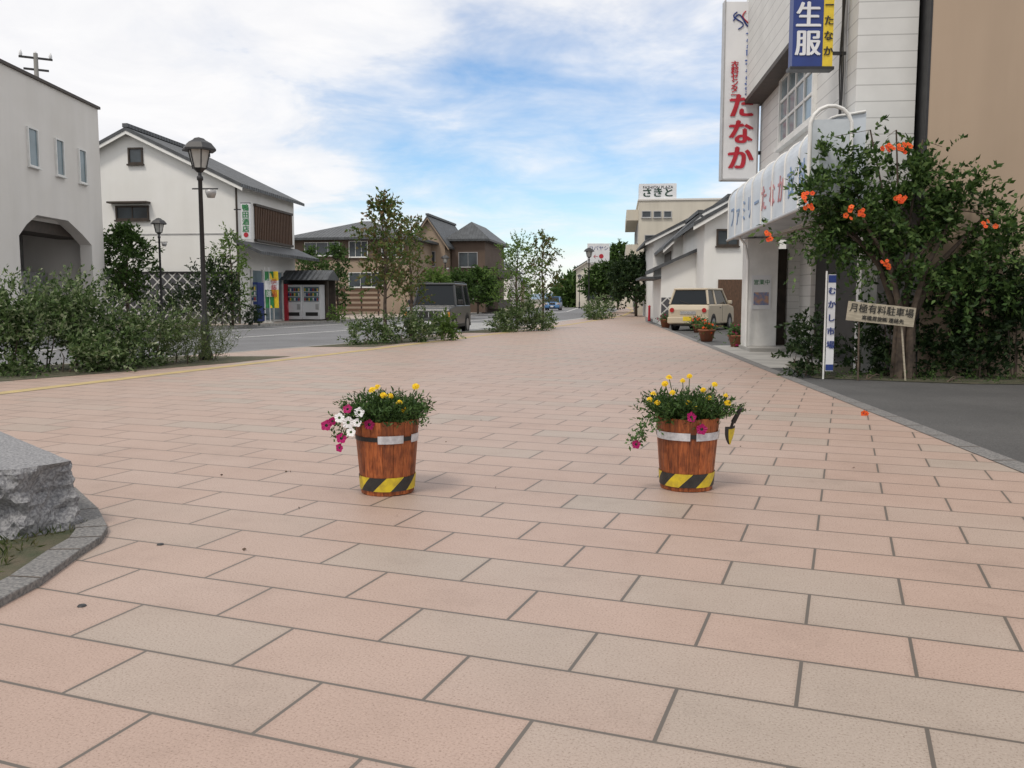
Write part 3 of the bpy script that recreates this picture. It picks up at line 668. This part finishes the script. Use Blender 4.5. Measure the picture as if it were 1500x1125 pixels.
# ===== vehicles
tyre=nm('tyre',(.02,.02,.02),(.014,.014,.014),20,.85); rim=nm('wheel_rim',(.4,.4,.41),(.3,.3,.3),10,.35,metal=.6)
cgl,_n,_b=newmat('car_glass'); _b.inputs['Base Color'].default_value=(.018,.022,.026,1); _b.inputs['Roughness'].default_value=.08; _b.inputs['Specular IOR Level'].default_value=.2
chrome=nm('chrome',(.6,.6,.6),(.5,.5,.5),9,.2,metal=.9); lens=nm('lamp_lens',(.6,.6,.6),(.45,.45,.45),20,.15); redl=nm('tail_lens',(.4,.01,.01),(.3,.01,.01),20,.2)
def paint(name,c):
    m=nm(name,c,tuple(x*.93 for x in c),2,.35); b=m.node_tree.nodes['Principled BSDF']; b.inputs['Coat Weight'].default_value=.3; b.inputs['Coat Roughness'].default_value=.12; return m
def vehicle(name,loc,yaw,L,Wd,H,side,belt,cab,mat,wr=.3,wx=None,front='suv',plate=whm):
    c=empty(name,loc,yaw); hw=Wd/2   # +x forward
    o=prism(c,'body',side,-hw,hw,1,mat,.06); o.modifiers['b'].segments=3
    b0,r0,r1,b1=cab
    iw=hw-.04; rw=hw-.17
    V=[(b0,-iw,belt),(b0,iw,belt),(b1,iw,belt),(b1,-iw,belt),(r0,-rw,H-.04),(r0,rw,H-.04),(r1,rw,H-.04),(r1,-rw,H-.04)]
    Fc=[(0,4,5,1),(1,5,6,2),(2,6,7,3),(3,7,4,0),(4,7,6,5)]
    mk('glass',V,Fc,cgl,c)
    VV=[];FF=[]
    for a,b in ((0,4),(1,5),(2,6),(3,7)): tube(VV,FF,[Vector(V[a]),Vector(V[b])],.045,6)
    for s in (-1,1):
        for t in ((.36,.38) if L<3.6 else (.34,.62)):
            tube(VV,FF,[Vector((b0+(b1-b0)*t,s*iw,belt)),Vector((r0+(r1-r0)*t,s*rw,H-.05))],.04,6)
    mk('pillars',VV,FF,mat,c)
    bev(box(c,'roof',r0-.06,r1+.06,-rw-.05,rw+.05,H-.08,H,mat),.035,3)
    wx=wx or (L*.31,-L*.31)
    for x in wx:
        for s in (-1,1):
            V=[];Fc=[]; tube(V,Fc,[(x,s*(hw-.17),wr),(x,s*(hw+.012),wr)],wr,24); mk('tyre',V,Fc,tyre,c)
            V=[];Fc=[]; tube(V,Fc,[(x,s*(hw-.1),wr),(x,s*(hw+.02),wr)],wr*.62,16); mk('wheel_rim',V,Fc,rim,c)
            V=[];Fc=[]; tube(V,Fc,[(x,s*(hw-.05),wr+.02),(x,s*(hw+.006),wr+.02)],wr*1.17,24); mk('wheel_arch',V,Fc,blk,c)
    xf,xr=L/2,-L/2
    if front=='suv':
        box(c,'grille',xf-.02,xf+.025,-.34,.34,.66,.88,blk,.01)
        for i in range(4): box(c,'grille_bar',xf+.026,xf+.035,-.32+i*.18,-.29+i*.18,.67,.87,chrome)
        box(c,'bumper',xf-.02,xf+.09,-hw-.01,hw+.01,.33,.56,mat,.03); box(c,'lower_grille',xf+.091,xf+.1,-.35,.35,.36,.47,blk)
        for s in (-1,1): 
            V=[];Fc=[]; tube(V,Fc,[(xf-.03,s*(hw-.22),.77),(xf+.035,s*(hw-.22),.77)],.115,16); mk('headlamp',V,Fc,lens,c); box(c,'indicator',xf-.03,xf+.03,s*(hw-.08),s*(hw-.01),.68,.86,nm('amber',(.6,.25,.03),None,5,.3))
            box(c,'mirror',b1-.15,b1-.02,s*(hw+.02),s*(hw+.2),belt+.03,belt+.2,blk,.02)
        box(c,'plate',xf+.101,xf+.108,-.16,.16,.38,.53,plate)
        box(c,'cladding',-L/2+.05,L/2-.05,-hw-.012,hw+.012,.3,.42,blk,.01)
        for s in (-1,1): tubeo(c,'roof_rail',[(r0+.1,s*(rw-.02),H+.04),(r1-.1,s*(rw-.02),H+.04)],.018,blk,6)
        box(c,'spare_wheel_cover',xr-.2,xr,-.28,.28,.55,1.1,blk,.08)
    else:
        box(c,'rear_bumper',xr-.07,xr+.02,-hw-.005,hw+.005,.28,.52,mat,.03); box(c,'plate',xr-.08,xr-.072,-.165,.165,.55-.17,.55-.01,plate)
        box(c,'plate_recess',xr-.012,xr-.002,-.3,.3,.62,.74,chrome)
        for s in (-1,1):
            V=[];Fc=[]; tube(V,Fc,[(xr-.03,s*(hw-.16),.78),(xr+.05,s*(hw-.16),.78)],.085,16); mk('tail_lamp',V,Fc,redl,c)
            box(c,'door_seam',L*.02,L*.02+.012,s*(hw+.001),s*(hw+.006),.35,belt,blk)
            box(c,'handle',-.35,-.2,s*(hw),s*(hw+.03),belt-.15,belt-.11,chrome)
            box(c,'mirror',b1-.2,b1-.05,s*(hw+.02),s*(hw+.17),belt,belt+.14,mat,.03)
        box(c,'front_grille',xf,xf+.02,-.3,.3,.5,.7,blk)
        for s in (-1,1):
            V=[];Fc=[]; tube(V,Fc,[(xf-.03,s*(hw-.2),.7),(xf+.03,s*(hw-.2),.7)],.1,16); mk('headlamp',V,Fc,lens,c)
        tubeo(c,'wiper',[(b0-.02,0,belt+.02),(b0+.03,.35,belt+.12)],.012,blk,5)
    box(c,'underbody',-L/2+.2,L/2-.2,-hw+.15,hw-.15,.18,.34,blk)
    return c
q=G(640,488); 
vehicle('suv_car',(q.x-.04,32.2,-.116),math.radians(-90-9),3.55,1.62,1.88,
  [(-1.77,.32),(1.77,.32),(1.79,.6),(1.76,.93),(1.68,1.0),(.72,1.08),(-1.74,1.08),(-1.78,.9)],1.08,(-1.7,-1.62,.40,.68),paint('suv_paint',(.042,.045,.048)),.36)
q=W(1033,484,33.6)
vehicle('parked_kei_car',(q.x,34.2,-.006),math.radians(90-30),3.4,1.56,1.6,
  [(-1.68,.25),(1.68,.25),(1.7,.5),(1.68,.8),(1.55,.92),(.85,1.0),(-1.62,1.0),(-1.7,.8)],1.0,(-1.62,-1.42,.45,.85),paint('cream_paint',(.50,.43,.32)),.29,front='kei',plate=yelm)
q=W(811,446,100); vehicle('blue_car',(q.x,100,-.116),math.radians(-90-8),3.9,1.65,1.55,
  [(-1.95,.25),(1.95,.25),(1.95,.6),(1.85,.8),(1.0,.95),(-1.85,.95),(-1.95,.8)],.95,(-1.8,-1.4,.3,1.0),paint('blue_car_paint',(.08,.2,.4)),.3)

# ===== barrels
woodb,nt,b=newmat('stained_cedar'); v=coords(nt,(9,9,1.3)); g=N(nt,'ShaderNodeNewGeometry')
gr=noi(nt,v,6,6,.6,1.2); c1=ramp(nt,gr,[(.3,(.13,.032,.010)),(.5,(.30,.080,.020)),(.7,(.46,.15,.045))])
c2=ramp(nt,g.outputs['Random Per Island'],[(0,(.6,.55,.5)),(1,(1.15,1.1,1.05))])
wr_=ramp(nt,noi(nt,coords(nt),14,4,.6),[(.35,(.55,.52,.5)),(.55,(1,1,1))])
nt.links.new(mixc(nt,.7,mixc(nt,1,c1,c2,'MULTIPLY'),wr_,'MULTIPLY'),b.inputs['Base Color']); b.inputs['Roughness'].default_value=.5; bumpn(nt,b,gr,.25,.004)
tapem=nm('reflective_tape',(.6,.6,.62),(.42,.42,.44),30,.35); pot_soil=nm('potting_soil',(.04,.03,.02),(.02,.015,.01),20,.95,1,50)
hz_y=nm('hazard_yellow',(.66,.50,.02),(.42,.31,.03),16,.45); hz_b=nm('hazard_black',(.03,.03,.028),(.015,.015,.015),16,.5)
mg_leaf=leafmat('marigold_leaves',[(.02,.045,.012),(.04,.085,.02),(.07,.13,.03)],.2)
pt_leaf=leafmat('petunia_leaves',[(.05,.10,.025),(.09,.17,.05)],.25)
ypet=leafmat('marigold_petals',[(.75,.45,.01),(.85,.60,.02),(.9,.68,.04)],.2); wpet=leafmat('white_petals',[(.85,.84,.86),(.9,.9,.9)],.15); mpet=leafmat('magenta_petals',[(.25,.005,.07),(.42,.012,.14)],.2); opet=leafmat('orange_petals',[(.75,.09,.02),(.85,.16,.03)],.25)
RB,RT,HB=.163,.200,.46
def rr(z): return RB+(RT-RB)*z/HB
def arcband(P,name,z0,z1,a0,a1,off,mat,n=40,skew=0,pick=None,nv=1):
    V=[];Fc=[];fm=[]
    for i in range(n+1):
        a=a0+(a1-a0)*i/n
        for j in range(nv+1):
            t=j/nv; z=z0+(z1-z0)*t; r=rr(z)+off; V.append((r*math.cos(a+skew*t),r*math.sin(a+skew*t),z))
    for i in range(n):
        for j in range(nv):
            k=i*(nv+1)+j; q=k+nv+1; Fc.append((k,q,q+1,k+1)); fm.append(pick(i) if pick else 0)
    o=mk(name,V,Fc,mat,P,fm=fm)
    m=o.modifiers.new('s','SOLIDIFY'); m.thickness=.0025; m.offset=-1; return o
def flowers(P,pts,r,kind,rng,mats,name):
    V=[];Fc=[];fm=[]
    for i,p in enumerate(pts):
        p=Vector(p[:3]); nrm=Vector((rng.normal()*.35,-.6+rng.normal()*.3,.75)).normalized()
        if kind=='petunia': nrm=Vector((rng.normal()*.35,-1,.35+rng.normal()*.25)).normalized()
        u=nrm.orthogonal().normalized(); w_=nrm.cross(u); R0=r*rng.uniform(.8,1.2)
        if kind=='marigold':
            for lay in range(3):
                n=11-2*lay; rl=R0*(1-.28*lay)
                for k in range(n):
                    a=6.283*k/n+lay*.3+rng.normal()*.08; d=u*math.cos(a)+w_*math.sin(a); t=u*-math.sin(a)+w_*math.cos(a); b0=len(V); hh=nrm*(.006*lay)
                    V.extend([p+hh,p+d*rl*.75+t*rl*.27+hh+nrm*.004,p+d*rl+hh-nrm*.002*(2-lay),p+d*rl*.75-t*rl*.27+hh+nrm*.004]); Fc.append((b0,b0+1,b0+2,b0+3)); fm.append(0)
        else:
            n=25; b0=len(V); V.append(p-nrm*R0*.35)
            for k in range(n):
                a=6.283*k/n; rad=R0; V.append(p+(u*math.cos(a)+w_*math.sin(a))*rad*.3-nrm*R0*.06)
            for k in range(n):
                a=6.283*k/n; rad=R0*(1+.11*math.cos(5*a)); V.append(p+(u*math.cos(a)+w_*math.sin(a))*rad+nrm*R0*.1*math.cos(10*a))
            for k in range(n):
                q=(k+1)%n; Fc.append((b0,b0+1+k,b0+1+q)); fm.append(1); Fc.append((b0+1+k,b0+1+n+k,b0+1+n+q,b0+1+q)); fm.append(0)
    return mk(name,V,Fc,mats,P,fm=fm)
def barrel(px,py,tapes,ypx,wpx,mpx,seed,trail):
    g=G(px,py); g=Vector((g.x,g.y+RB*.9,0)); rng=np.random.default_rng(seed)
    P=empty('flower_barrel',g)
    V=[];Fc=[]; n=17
    for i in range(n):
        a0=2*math.pi*(i+.015)/n+seed; a1=2*math.pi*(i+.985)/n+seed; zt=HB+rng.uniform(-.004,.004); zb=rng.uniform(0,.006); b0=len(V); nz=5
        for j in range(nz):
            z=zb+(zt-zb)*j/(nz-1)
            for k in range(4):
                a=a0+(a1-a0)*k/3; r=rr(z)-(.0025 if k in(0,3) else 0); V.append((r*math.cos(a),r*math.sin(a),z))
            for k in range(3,-1,-3): a=a0+(a1-a0)*k/3; r=rr(z)-.02; V.append((r*math.cos(a),r*math.sin(a),z))
        for j in range(nz-1):
            for k in range(6): a=b0+j*6+k; b=b0+j*6+(k+1)%6; Fc.append((a,b,b+6,a+6))
        Fc.append(tuple(b0+(nz-1)*6+k for k in range(6))); Fc.append(tuple(b0+k for k in range(5,-1,-1)))
    mk('staves',V,Fc,woodb,P)
    lathe(P,'soil',[(0,HB-.05),(RT-.025,HB-.055)],pot_soil,20); lathe(P,'inner_bottom',[(0,.02),(RB-.02,.02)],pot_soil,20)
    arcband(P,'metal_band',.340,.366,0,2*math.pi,.004,blk,48)
    for a0,a1 in tapes: arcband(P,'reflective_tape',.328,.376,math.radians(a0-90),math.radians(a1-90),.008,tapem,14)
    nn=60; arcband(P,'hazard_band',.03,.115,.55*seed,2*math.pi+.55*seed,.005,[hz_y,hz_b],nn,skew=.5,pick=lambda i:0 if (i%12)<6 else 1,nv=8)
    S=np.stack([rng.uniform(-.16,.16,520),rng.uniform(-.16,.16,520),np.full(520,HB-.04)],1); S=S[(S[:,0]**2+S[:,1]**2)<.0265]
    D=S*np.array([4.4,4.4,0])+np.array([0,0,1.0])+rng.normal(size=S.shape)*.25
    Cc,Dd=shoots(S,D,rng.uniform(.12,.28,len(S)),16,rng,.22); leaves('marigold_foliage',Cc,Dd,.034,.011,mg_leaf,P,rng)
    fl=lambda L,dd: [W(x,y,g.y+dd)-g for x,y in L]
    yp=fl(ypx,-.12); V=[];Fc=[]
    for q in yp: tube(V,Fc,[(q.x*.5,q.y*.5,HB-.04),(q.x*.8,q.y*.8,(HB+q.z)/2+.02),tuple(q)],.0025,4)
    flowers(P,yp,.022,'marigold',rng,[ypet],'marigold_flowers')
    wf=fl(wpx,-.235); mf=fl(mpx,-.22)
    if wf: flowers(P,wf,.032,'petunia',rng,[wpet,pt_leaf],'petunia_white')
    if mf: flowers(P,mf,.028,'petunia',rng,[mpet,blk],'petunia_magenta')
    for q in wf+mf: tube(V,Fc,[(q.x*.4,q.y*.4,HB-.03),(q.x*.75,q.y*.75,max(HB,q.z)+.02),tuple(q)],.003,4)
    T=fl(trail,-.15); S=np.array([tuple(t) for t in T for _ in range(12)])+rng.normal(size=(12*len(T),3))*.018
    Cc,Dd=shoots(S,rng.normal(size=S.shape)+np.array([0,.1,.2]),rng.uniform(.03,.07,len(S)),4,rng,.3); leaves('petunia_foliage',Cc,Dd,.03,.015,pt_leaf,P,rng)
    mk('stems',V,Fc,pt_leaf,P); return P,g
barrel(563,727,[(-8,38),(56,84)],[(572,580),(609,566),(553,567),(562,579),(594,601),(545,571),(585,590)],
 [(510,619),(523,619),(514,633),(497,612),(526,604)],[(478,623),(487,617),(500,642),(497,656),(509,599),(541,622)],1,[(490,620),(510,612),(530,608),(505,635),(520,600),(615,602),(545,612),(540,600)])
Pb,gb=barrel(1012,721,[(-82,-6),(5,86)],[(980,553),(1010,551),(957,577),(974,562),(1030,571),(1047,563),(1063,580),(1018,598),(963,590),(985,575),(1000,558),(952,585),(1008,590),(1038,583),(1066,590)],
 [],[(1028,629),(932,651),(1013,611)],2,[(945,620),(940,635),(955,612),(1025,618),(1010,612),(934,645),(1060,600)])
Tw=empty('garden_trowel',Pb.location+Vector((.215,-.03,0)))
V=[];Fc=[]
for i in range(8):
    t=i/7; z=.41-.115*t; wd=.046*(1-t**3)+.004
    for j in range(5): s=j/4*2-1; V.append((.012*(1-s*s)+.01*t+.0,s*wd,z))
for i in range(7):
    for j in range(4): a=i*5+j; Fc.append((a,a+1,a+6,a+5))
o=mk('blade',V,Fc,[hz_y,blk],Tw,fm=[1 if (k%4)==0 or k//4<1 else 0 for k in range(28)]); o.modifiers.new('s','SOLIDIFY').thickness=.002
tubeo(Tw,'shaft',[(.01,0,.40),(.02,0,.45)],.010,blk,6); tubeo(Tw,'handle',[(.02,0,.44),(.06,0,.54)],[.016,.013],blk,8)
Tw.rotation_euler=(0,math.radians(8),math.radians(-50))

def planter(px,py,r,h,seed):
    g=G(px,py); P=empty('flower_pot',(g.x,g.y,0)); rng=np.random.default_rng(seed)
    lathe(P,'pot',[(0,0),(r*.65,0),(r*.95,h*.85),(r*1.05,h*.87),(r*1.05,h),(r*.9,h),(r*.85,h*.8),(0,h*.8)],nm('terracotta',(.28,.10,.05),(.2,.08,.045),6,.8),18)
    S=np.zeros((90,3))+np.array([0,0,h*.85])+rng.normal(size=(90,3))*r*.3*np.array([1,1,.1]); Cc,Dd=shoots(S,rng.normal(size=S.shape)*.6+np.array([0,0,.9]),rng.uniform(.2,.5,90),9,rng,.3)
    leaves('foliage',Cc,Dd,.07,.035,pt_leaf,P,rng)
    fp=Cc[rng.integers(0,len(Cc),16)]+np.array([0,-.05,.04]); flowers(P,[Vector(x) for x in fp],.04,'marigold',rng,[opet if seed%2 else mpet],'flowers')
planter(1035,500,.24,.34,1); planter(1080,508,.24,.3,2); planter(975,480,.24,.35,4); planter(1022,487,.2,.3,5)

# ===== vegetation
elae=leafmat('silver_shrub_leaves',[(.03,.058,.016),(.055,.10,.028),(.09,.145,.045),(.14,.195,.08),(.30,.33,.21)],.28)
lav=leafmat('lavender_leaves',[(.045,.07,.02),(.08,.12,.035),(.14,.165,.07)],.28)
grn=leafmat('leaf_green',[(.025,.05,.012),(.05,.10,.022),(.09,.16,.035)],.35)
lgr=leafmat('leaf_light',[(.06,.11,.025),(.11,.19,.04),(.17,.25,.06)],.4)
dgr=leafmat('leaf_dark',[(.012,.028,.010),(.025,.05,.016),(.045,.075,.022)],.25)
mix=leafmat('leaf_reddish',[(.05,.09,.02),(.09,.15,.035),(.16,.10,.05),(.10,.17,.04)],.35)
def bl(px,py,d,rx,ry=None,rz=None): return (tuple(W(px,py,d)),(rx,ry or rx,rz or rx))
bush('silver_shrub',[bl(10,495,14.3,.55,.6,.48),bl(60,478,14.8,.6,.6,.45),bl(120,472,15.2,.6,.6,.45),bl(170,495,15.2,.5,.6,.42),bl(215,488,16,.5,.6,.38),bl(90,518,14.2,.6,.5,.3),bl(-40,480,14.2,.7,.6,.5),bl(150,528,14.7,.5,.4,.26),bl(30,535,13.8,.5,.4,.25),bl(200,528,15.6,.4,.4,.22),bl(100,440,15.6,.38,.4,.25),bl(25,452,14.6,.38,.4,.28)],900,(.12,.75),14,.085,.04,elae,21,up=.75,gap=(1.6,-.24))
bush('lavender_shrub',[bl(250,505,16.4,.4,.5,.28),bl(285,495,16.9,.42,.5,.32),bl(315,512,17.2,.3,.4,.22),bl(270,525,16.2,.45,.4,.2)],900,(.2,.85),18,.06,.013,lav,22,up=1.3,grav=.12)
bush('silver_shrub',[bl(545,489,23.3,.5,.5,.33),bl(585,477,23.8,.55,.5,.38),bl(615,486,24.4,.45,.5,.3),bl(530,498,23,.35,.4,.22)],640,(.12,.6),12,.10,.045,elae,23,up=.75,gap=(1.4,-.25))
bush('green_shrub',[bl(650,473,25.4,.36,.4,.3),bl(655,487,25.2,.33,.35,.24)],700,(.08,.25),10,.09,.045,lgr,24)
bush('silver_shrub',[bl(745,470,32,.5,.5,.4),bl(770,462,32.5,.55,.5,.42),bl(735,479,31.6,.4,.4,.27),bl(785,476,33,.4,.4,.27)],560,(.15,.6),10,.11,.05,elae,25,up=.8)
bush('green_shrub',[bl(800,470,35,.4,.4,.35)],500,(.1,.3),9,.1,.05,lgr,26)
bush('roadside_shrub',[bl(880,452,53,.9,.7,.7),bl(870,458,50,.6,.6,.4)],260,(.2,.5),8,.16,.08,elae,27)
bush('clipped_shrub',[bl(372,462,40,.5,.5,.5)],500,(.08,.2),8,.1,.05,dgr,28); bush('clipped_shrub',[bl(493,459,46,.5,.5,.45)],450,(.08,.2),8,.1,.05,lgr,29)
bush('roadside_shrub',[bl(310,415,39,1.1,.8,1.1),bl(325,440,38.5,.8,.7,.8)],180,(.3,.7),9,.16,.08,dgr,30)
bush('roadside_shrub',[bl(270,440,38,.9,.6,.8),bl(245,452,36.5,.6,.6,.5)],180,(.3,.6),8,.14,.07,dgr,31)
def T2(name,px,d,ytop,ybot,rad,mat,seed,**k):
    q=W(px,440,d); return tree(name,q.x,d,W(px,ytop,d).z,W(px,ybot,d).z,rad,mat,seed,**k)
T2('young_tree',564,24.2,285,425,.70,mix,41,ncl=32,lpc=8,k=9,ll=.13,lw=.075,tr=.05,clr=.38)
T2('young_tree',602,27,315,440,.62,mix,42,ncl=22,lpc=8,k=9,ll=.12,lw=.07,tr=.045,clr=.42)
T2('young_tree',795,35,343,440,.7,mix,43,ncl=22,lpc=8,k=9,ll=.13,lw=.07,tr=.045,clr=.45)
T2('young_tree',757,33,352,455,.95,lgr,44,ncl=34,lpc=9,k=10,ll=.12,lw=.05,tr=.05,clr=.55)
T2('young_tree',495,50,357,440,.75,grn,45,ncl=22,ll=.16,lw=.1,clr=.5)
T2('garden_tree',187,36,330,440,1.1,grn,46,ncl=44,lpc=12,ll=.17,lw=.09,clr=.5,tr=.07)
T2('young_tree',340,39,338,450,.75,lgr,47,ncl=24,lpc=7,ll=.14,lw=.07,clr=.5)
T2('roadside_tree',932,60,380,436,1.7,dgr,48,ncl=44,lpc=14,ll=.25,lw=.15,clr=.8,tr=.1)
T2('roadside_tree',886,78,390,434,1.7,grn,49,ncl=40,lpc=14,ll=.3,lw=.18,clr=.8,tr=.1)
T2('roadside_tree',700,70,398,440,1.6,grn,50,ncl=40,lpc=12,ll=.26,lw=.15,clr=.7,tr=.08)
T2('roadside_tree',672,58,402,440,1.0,grn,51,ncl=26,lpc=10,ll=.22,lw=.12,clr=.6,tr=.08)
T2('roadside_tree',455,62,366,430,1.2,grn,52,ncl=26,lpc=10,ll=.22,lw=.12,clr=.7,tr=.08)
T2('roadside_tree',640,55,398,440,.9,lgr,53,ncl=22,lpc=10,ll=.2,lw=.1,clr=.6)
T2('roadside_tree',905,95,360,425,2.2,grn,55,ncl=40,lpc=12,ll=.4,lw=.22,clr=1.0,tr=.1)
rng=np.random.default_rng(9); bls=[]
for i in range(30):
    d=rng.uniform(120,230); px=rng.choice([rng.uniform(560,775),rng.uniform(838,960)]); q=W(px,438,d); bls.append(((q.x,d,2.2),(4,3,rng.uniform(2,4.0))))
bush('distant_trees',bls,20,(.8,1.8),8,.9,.55,grn,60)
V=[];Fc=[]
for i in range(60):
    x=-1600+i*60; h=10+30*abs(noise.noise(Vector((i*.15,3,0))))+8*noise.noise(Vector((i*.6,1,0))); V+=[(x,2200,-1),(x,2240,h)]
for i in range(59): a=2*i; Fc.append((a,a+2,a+3,a+1))
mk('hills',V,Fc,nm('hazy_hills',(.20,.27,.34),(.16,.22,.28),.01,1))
for i,(px,d,wd,zt,z2) in enumerate(((705,105,7,6,7.6),(722,130,7,5.5,7),(735,165,9,5,6.5),(885,125,8,7,9),(905,150,9,6,7.5))):
    H=empty('distant_house',(W(px,440,d).x-wd/2,d,0),-.15); gable(H,'house',0,wd,0,9,0,zt-1.5,z2-1,[offw,brn,wp,cream,wp][i],roofm)
    winm(H,1,0,-1,wd*.2,wd*.45,1.2,2.3,dkbr,glass); winm(H,1,0,-1,wd*.6,wd*.8,1.2,2.3,dkbr,glass)

# trumpet vine at parking lot
vb=[bl(1222,235,13.2,.24),bl(1200,285,13.0,.28),bl(1160,320,13.1,.16),bl(1265,235,13.3,.32),bl(1310,255,13.2,.36),bl(1365,265,13.1,.36),bl(1415,300,13.0,.38),bl(1450,350,12.9,.4),bl(1385,345,13.1,.42),bl(1320,315,13.2,.42),bl(1260,300,13.2,.38),bl(1480,395,12.9,.42),bl(1420,405,13.1,.42),bl(1340,385,13.2,.36),bl(1235,345,13.2,.34),bl(1205,340,13.2,.22),bl(1285,365,13.3,.32)]
VB=bush('trumpet_vine',vb,820,(.12,.85),13,.105,.05,leafmat('vine_leaves',[(.02,.045,.013),(.04,.085,.02),(.07,.13,.03),(.13,.20,.06)],.35),70,up=.2,grav=.45,nst=0,zmin=.6,gap=(1.9,-.16))
rng=np.random.default_rng(5); g0=VB.location
fp=[]
for px,py in ((1318,217),(1302,212),(1333,213),(1247,310),(1262,312),(1320,285),(1322,292),(1293,384),(1178,285),(1120,350),(1185,300),(1455,330)):
    q=W(px,py,12.3)-g0
    for _ in range(5): fp.append(q+Vector((rng.normal()*.05,rng.normal()*.05,rng.normal()*.045)))
flowers(VB,fp,.032,'petunia',rng,[opet,redm],'flowers')
V=[];Fc=[]
bx=W(1320,500,13.3).x-g0.x
for k in range(5):
    a=k*1.3; tube(V,Fc,[Vector((bx+.12*math.cos(a),.1*math.sin(a),0)),Vector((bx+.1*math.cos(a),.1*math.sin(a),.9)),Vector((bx+.45*math.cos(a),.2*math.sin(a),1.7)),Vector((bx+1.1*math.cos(a),.3*math.sin(a),2.4))],[.07,.055,.04,.02],7)
for px,py in ((1118,348),(1178,290),(1160,320),(1222,200),(1300,200),(1380,215),(1490,320),(1120,350)):
    q=W(px,py,12.9)-g0; tube(V,Fc,[Vector((bx-.1,.0,1.5)),Vector(((bx+q.x)/2,.0,max(q.z,2.2)+.15)),q],[.02,.012,.005],5)
mk('vine_trunk',V,Fc,BARK,VB)
bush('dark_shrub',[bl(1190,490,13.9,.3,.35,.35),bl(1180,525,13.6,.3,.3,.25),bl(1300,480,13.7,.45,.3,.5),bl(1380,465,13.5,.5,.3,.6),bl(1450,455,13.3,.6,.3,.7),bl(1500,480,13,.5,.3,.6),bl(1350,520,13.4,.5,.3,.3),bl(1430,525,13.2,.5,.3,.3),bl(1265,520,13.8,.4,.3,.28),bl(1500,430,13,.5,.3,.5)],620,(.12,.35),11,.09,.045,dgr,71)
bush('weeds',[((5.2,13.0,.05),(.6,.2,.06)),((6.2,12.6,.05),(.7,.2,.07)),((7.4,12.3,.05),(.8,.25,.08)),((4.8,13.7,.04),(.2,.4,.05)),((8.6,12.2,.05),(.7,.2,.08))],900,(.05,.14),5,.05,.015,grn,72)
Bd=empty('parking_sign_board',(W(1290,470,12.75).x,12.75,0))
woodl=nm('weathered_board',(.46,.41,.31),(.33,.29,.22),6,.8,sc=(1,1,6))
zc=W(1290,460,12.75).z
o=box(Bd,'board',-.49,.49,-.02,.02,-.14,.14,woodl); o.location=(0,0,zc); o.rotation_euler=(0,math.radians(6),0)
o2=text(Bd,'月極有料駐車場',(0,-.026,zc+.045),(math.pi/2,math.radians(6),0),.135,blk); o3=text(Bd,'高橋周旋㈱ 連絡先',(.02,-.026,zc-.085),(math.pi/2,math.radians(6),0),.075,blk)
tubeo(Bd,'stake',[(.42,.045,0),(.30,.04,zc+.05)],.014,woodl,6); tubeo(Bd,'stake',[(-.28,.045,0),(-.3,.04,zc+.05)],.014,BARK,6)
Bp=empty('banner_sign',(W(1214,552,13.05).x,13.05,0)); zt=W(1214,402,13.05).z
box(Bp,'panel',-.055,.06,0,.015,.12,zt,whm); tubeo(Bp,'post',[(-.08,.01,0),(-.08,.01,zt+.05)],.014,wfr,6); column(Bp,'むかし市場',.003,-.008,zt-.15,.2,.12,bluem,off=.003)
box(Bp,'blue_band',-.054,.059,-.004,-.001,.13,.22,bluem); box(Bp,'blue_band',-.054,.059,-.004,-.001,zt-.12,zt-.01,bluem)
rng=np.random.default_rng(8); n=14; C=np.stack([rng.uniform(-2.5,2.5,n),rng.uniform(4,9,n),np.full(n,.008)],1)
D=rng.normal(size=(n,3))*np.array([1,1,.08]); leaves('fallen_leaves',C,D,.025,.015,nm('dry_leaf',(.09,.06,.04),None,9,.9),None,rng)
q=G(1265,609); X=empty('fallen_flower',(q.x,q.y,0)); flowers(X,[Vector((0,0,.025)),Vector((.03,.01,.02))],.028,'petunia',rng,[opet,redm],'petals')
for px,py in ((235,798),(120,888)):
    q=G(px,py); o=lathe(None,'survey_stud',[(.0,.006),(.014,.006),(.018,.001)],dark,12); o.location=(q.x,q.y,0)
print('done',len(bpy.data.objects))
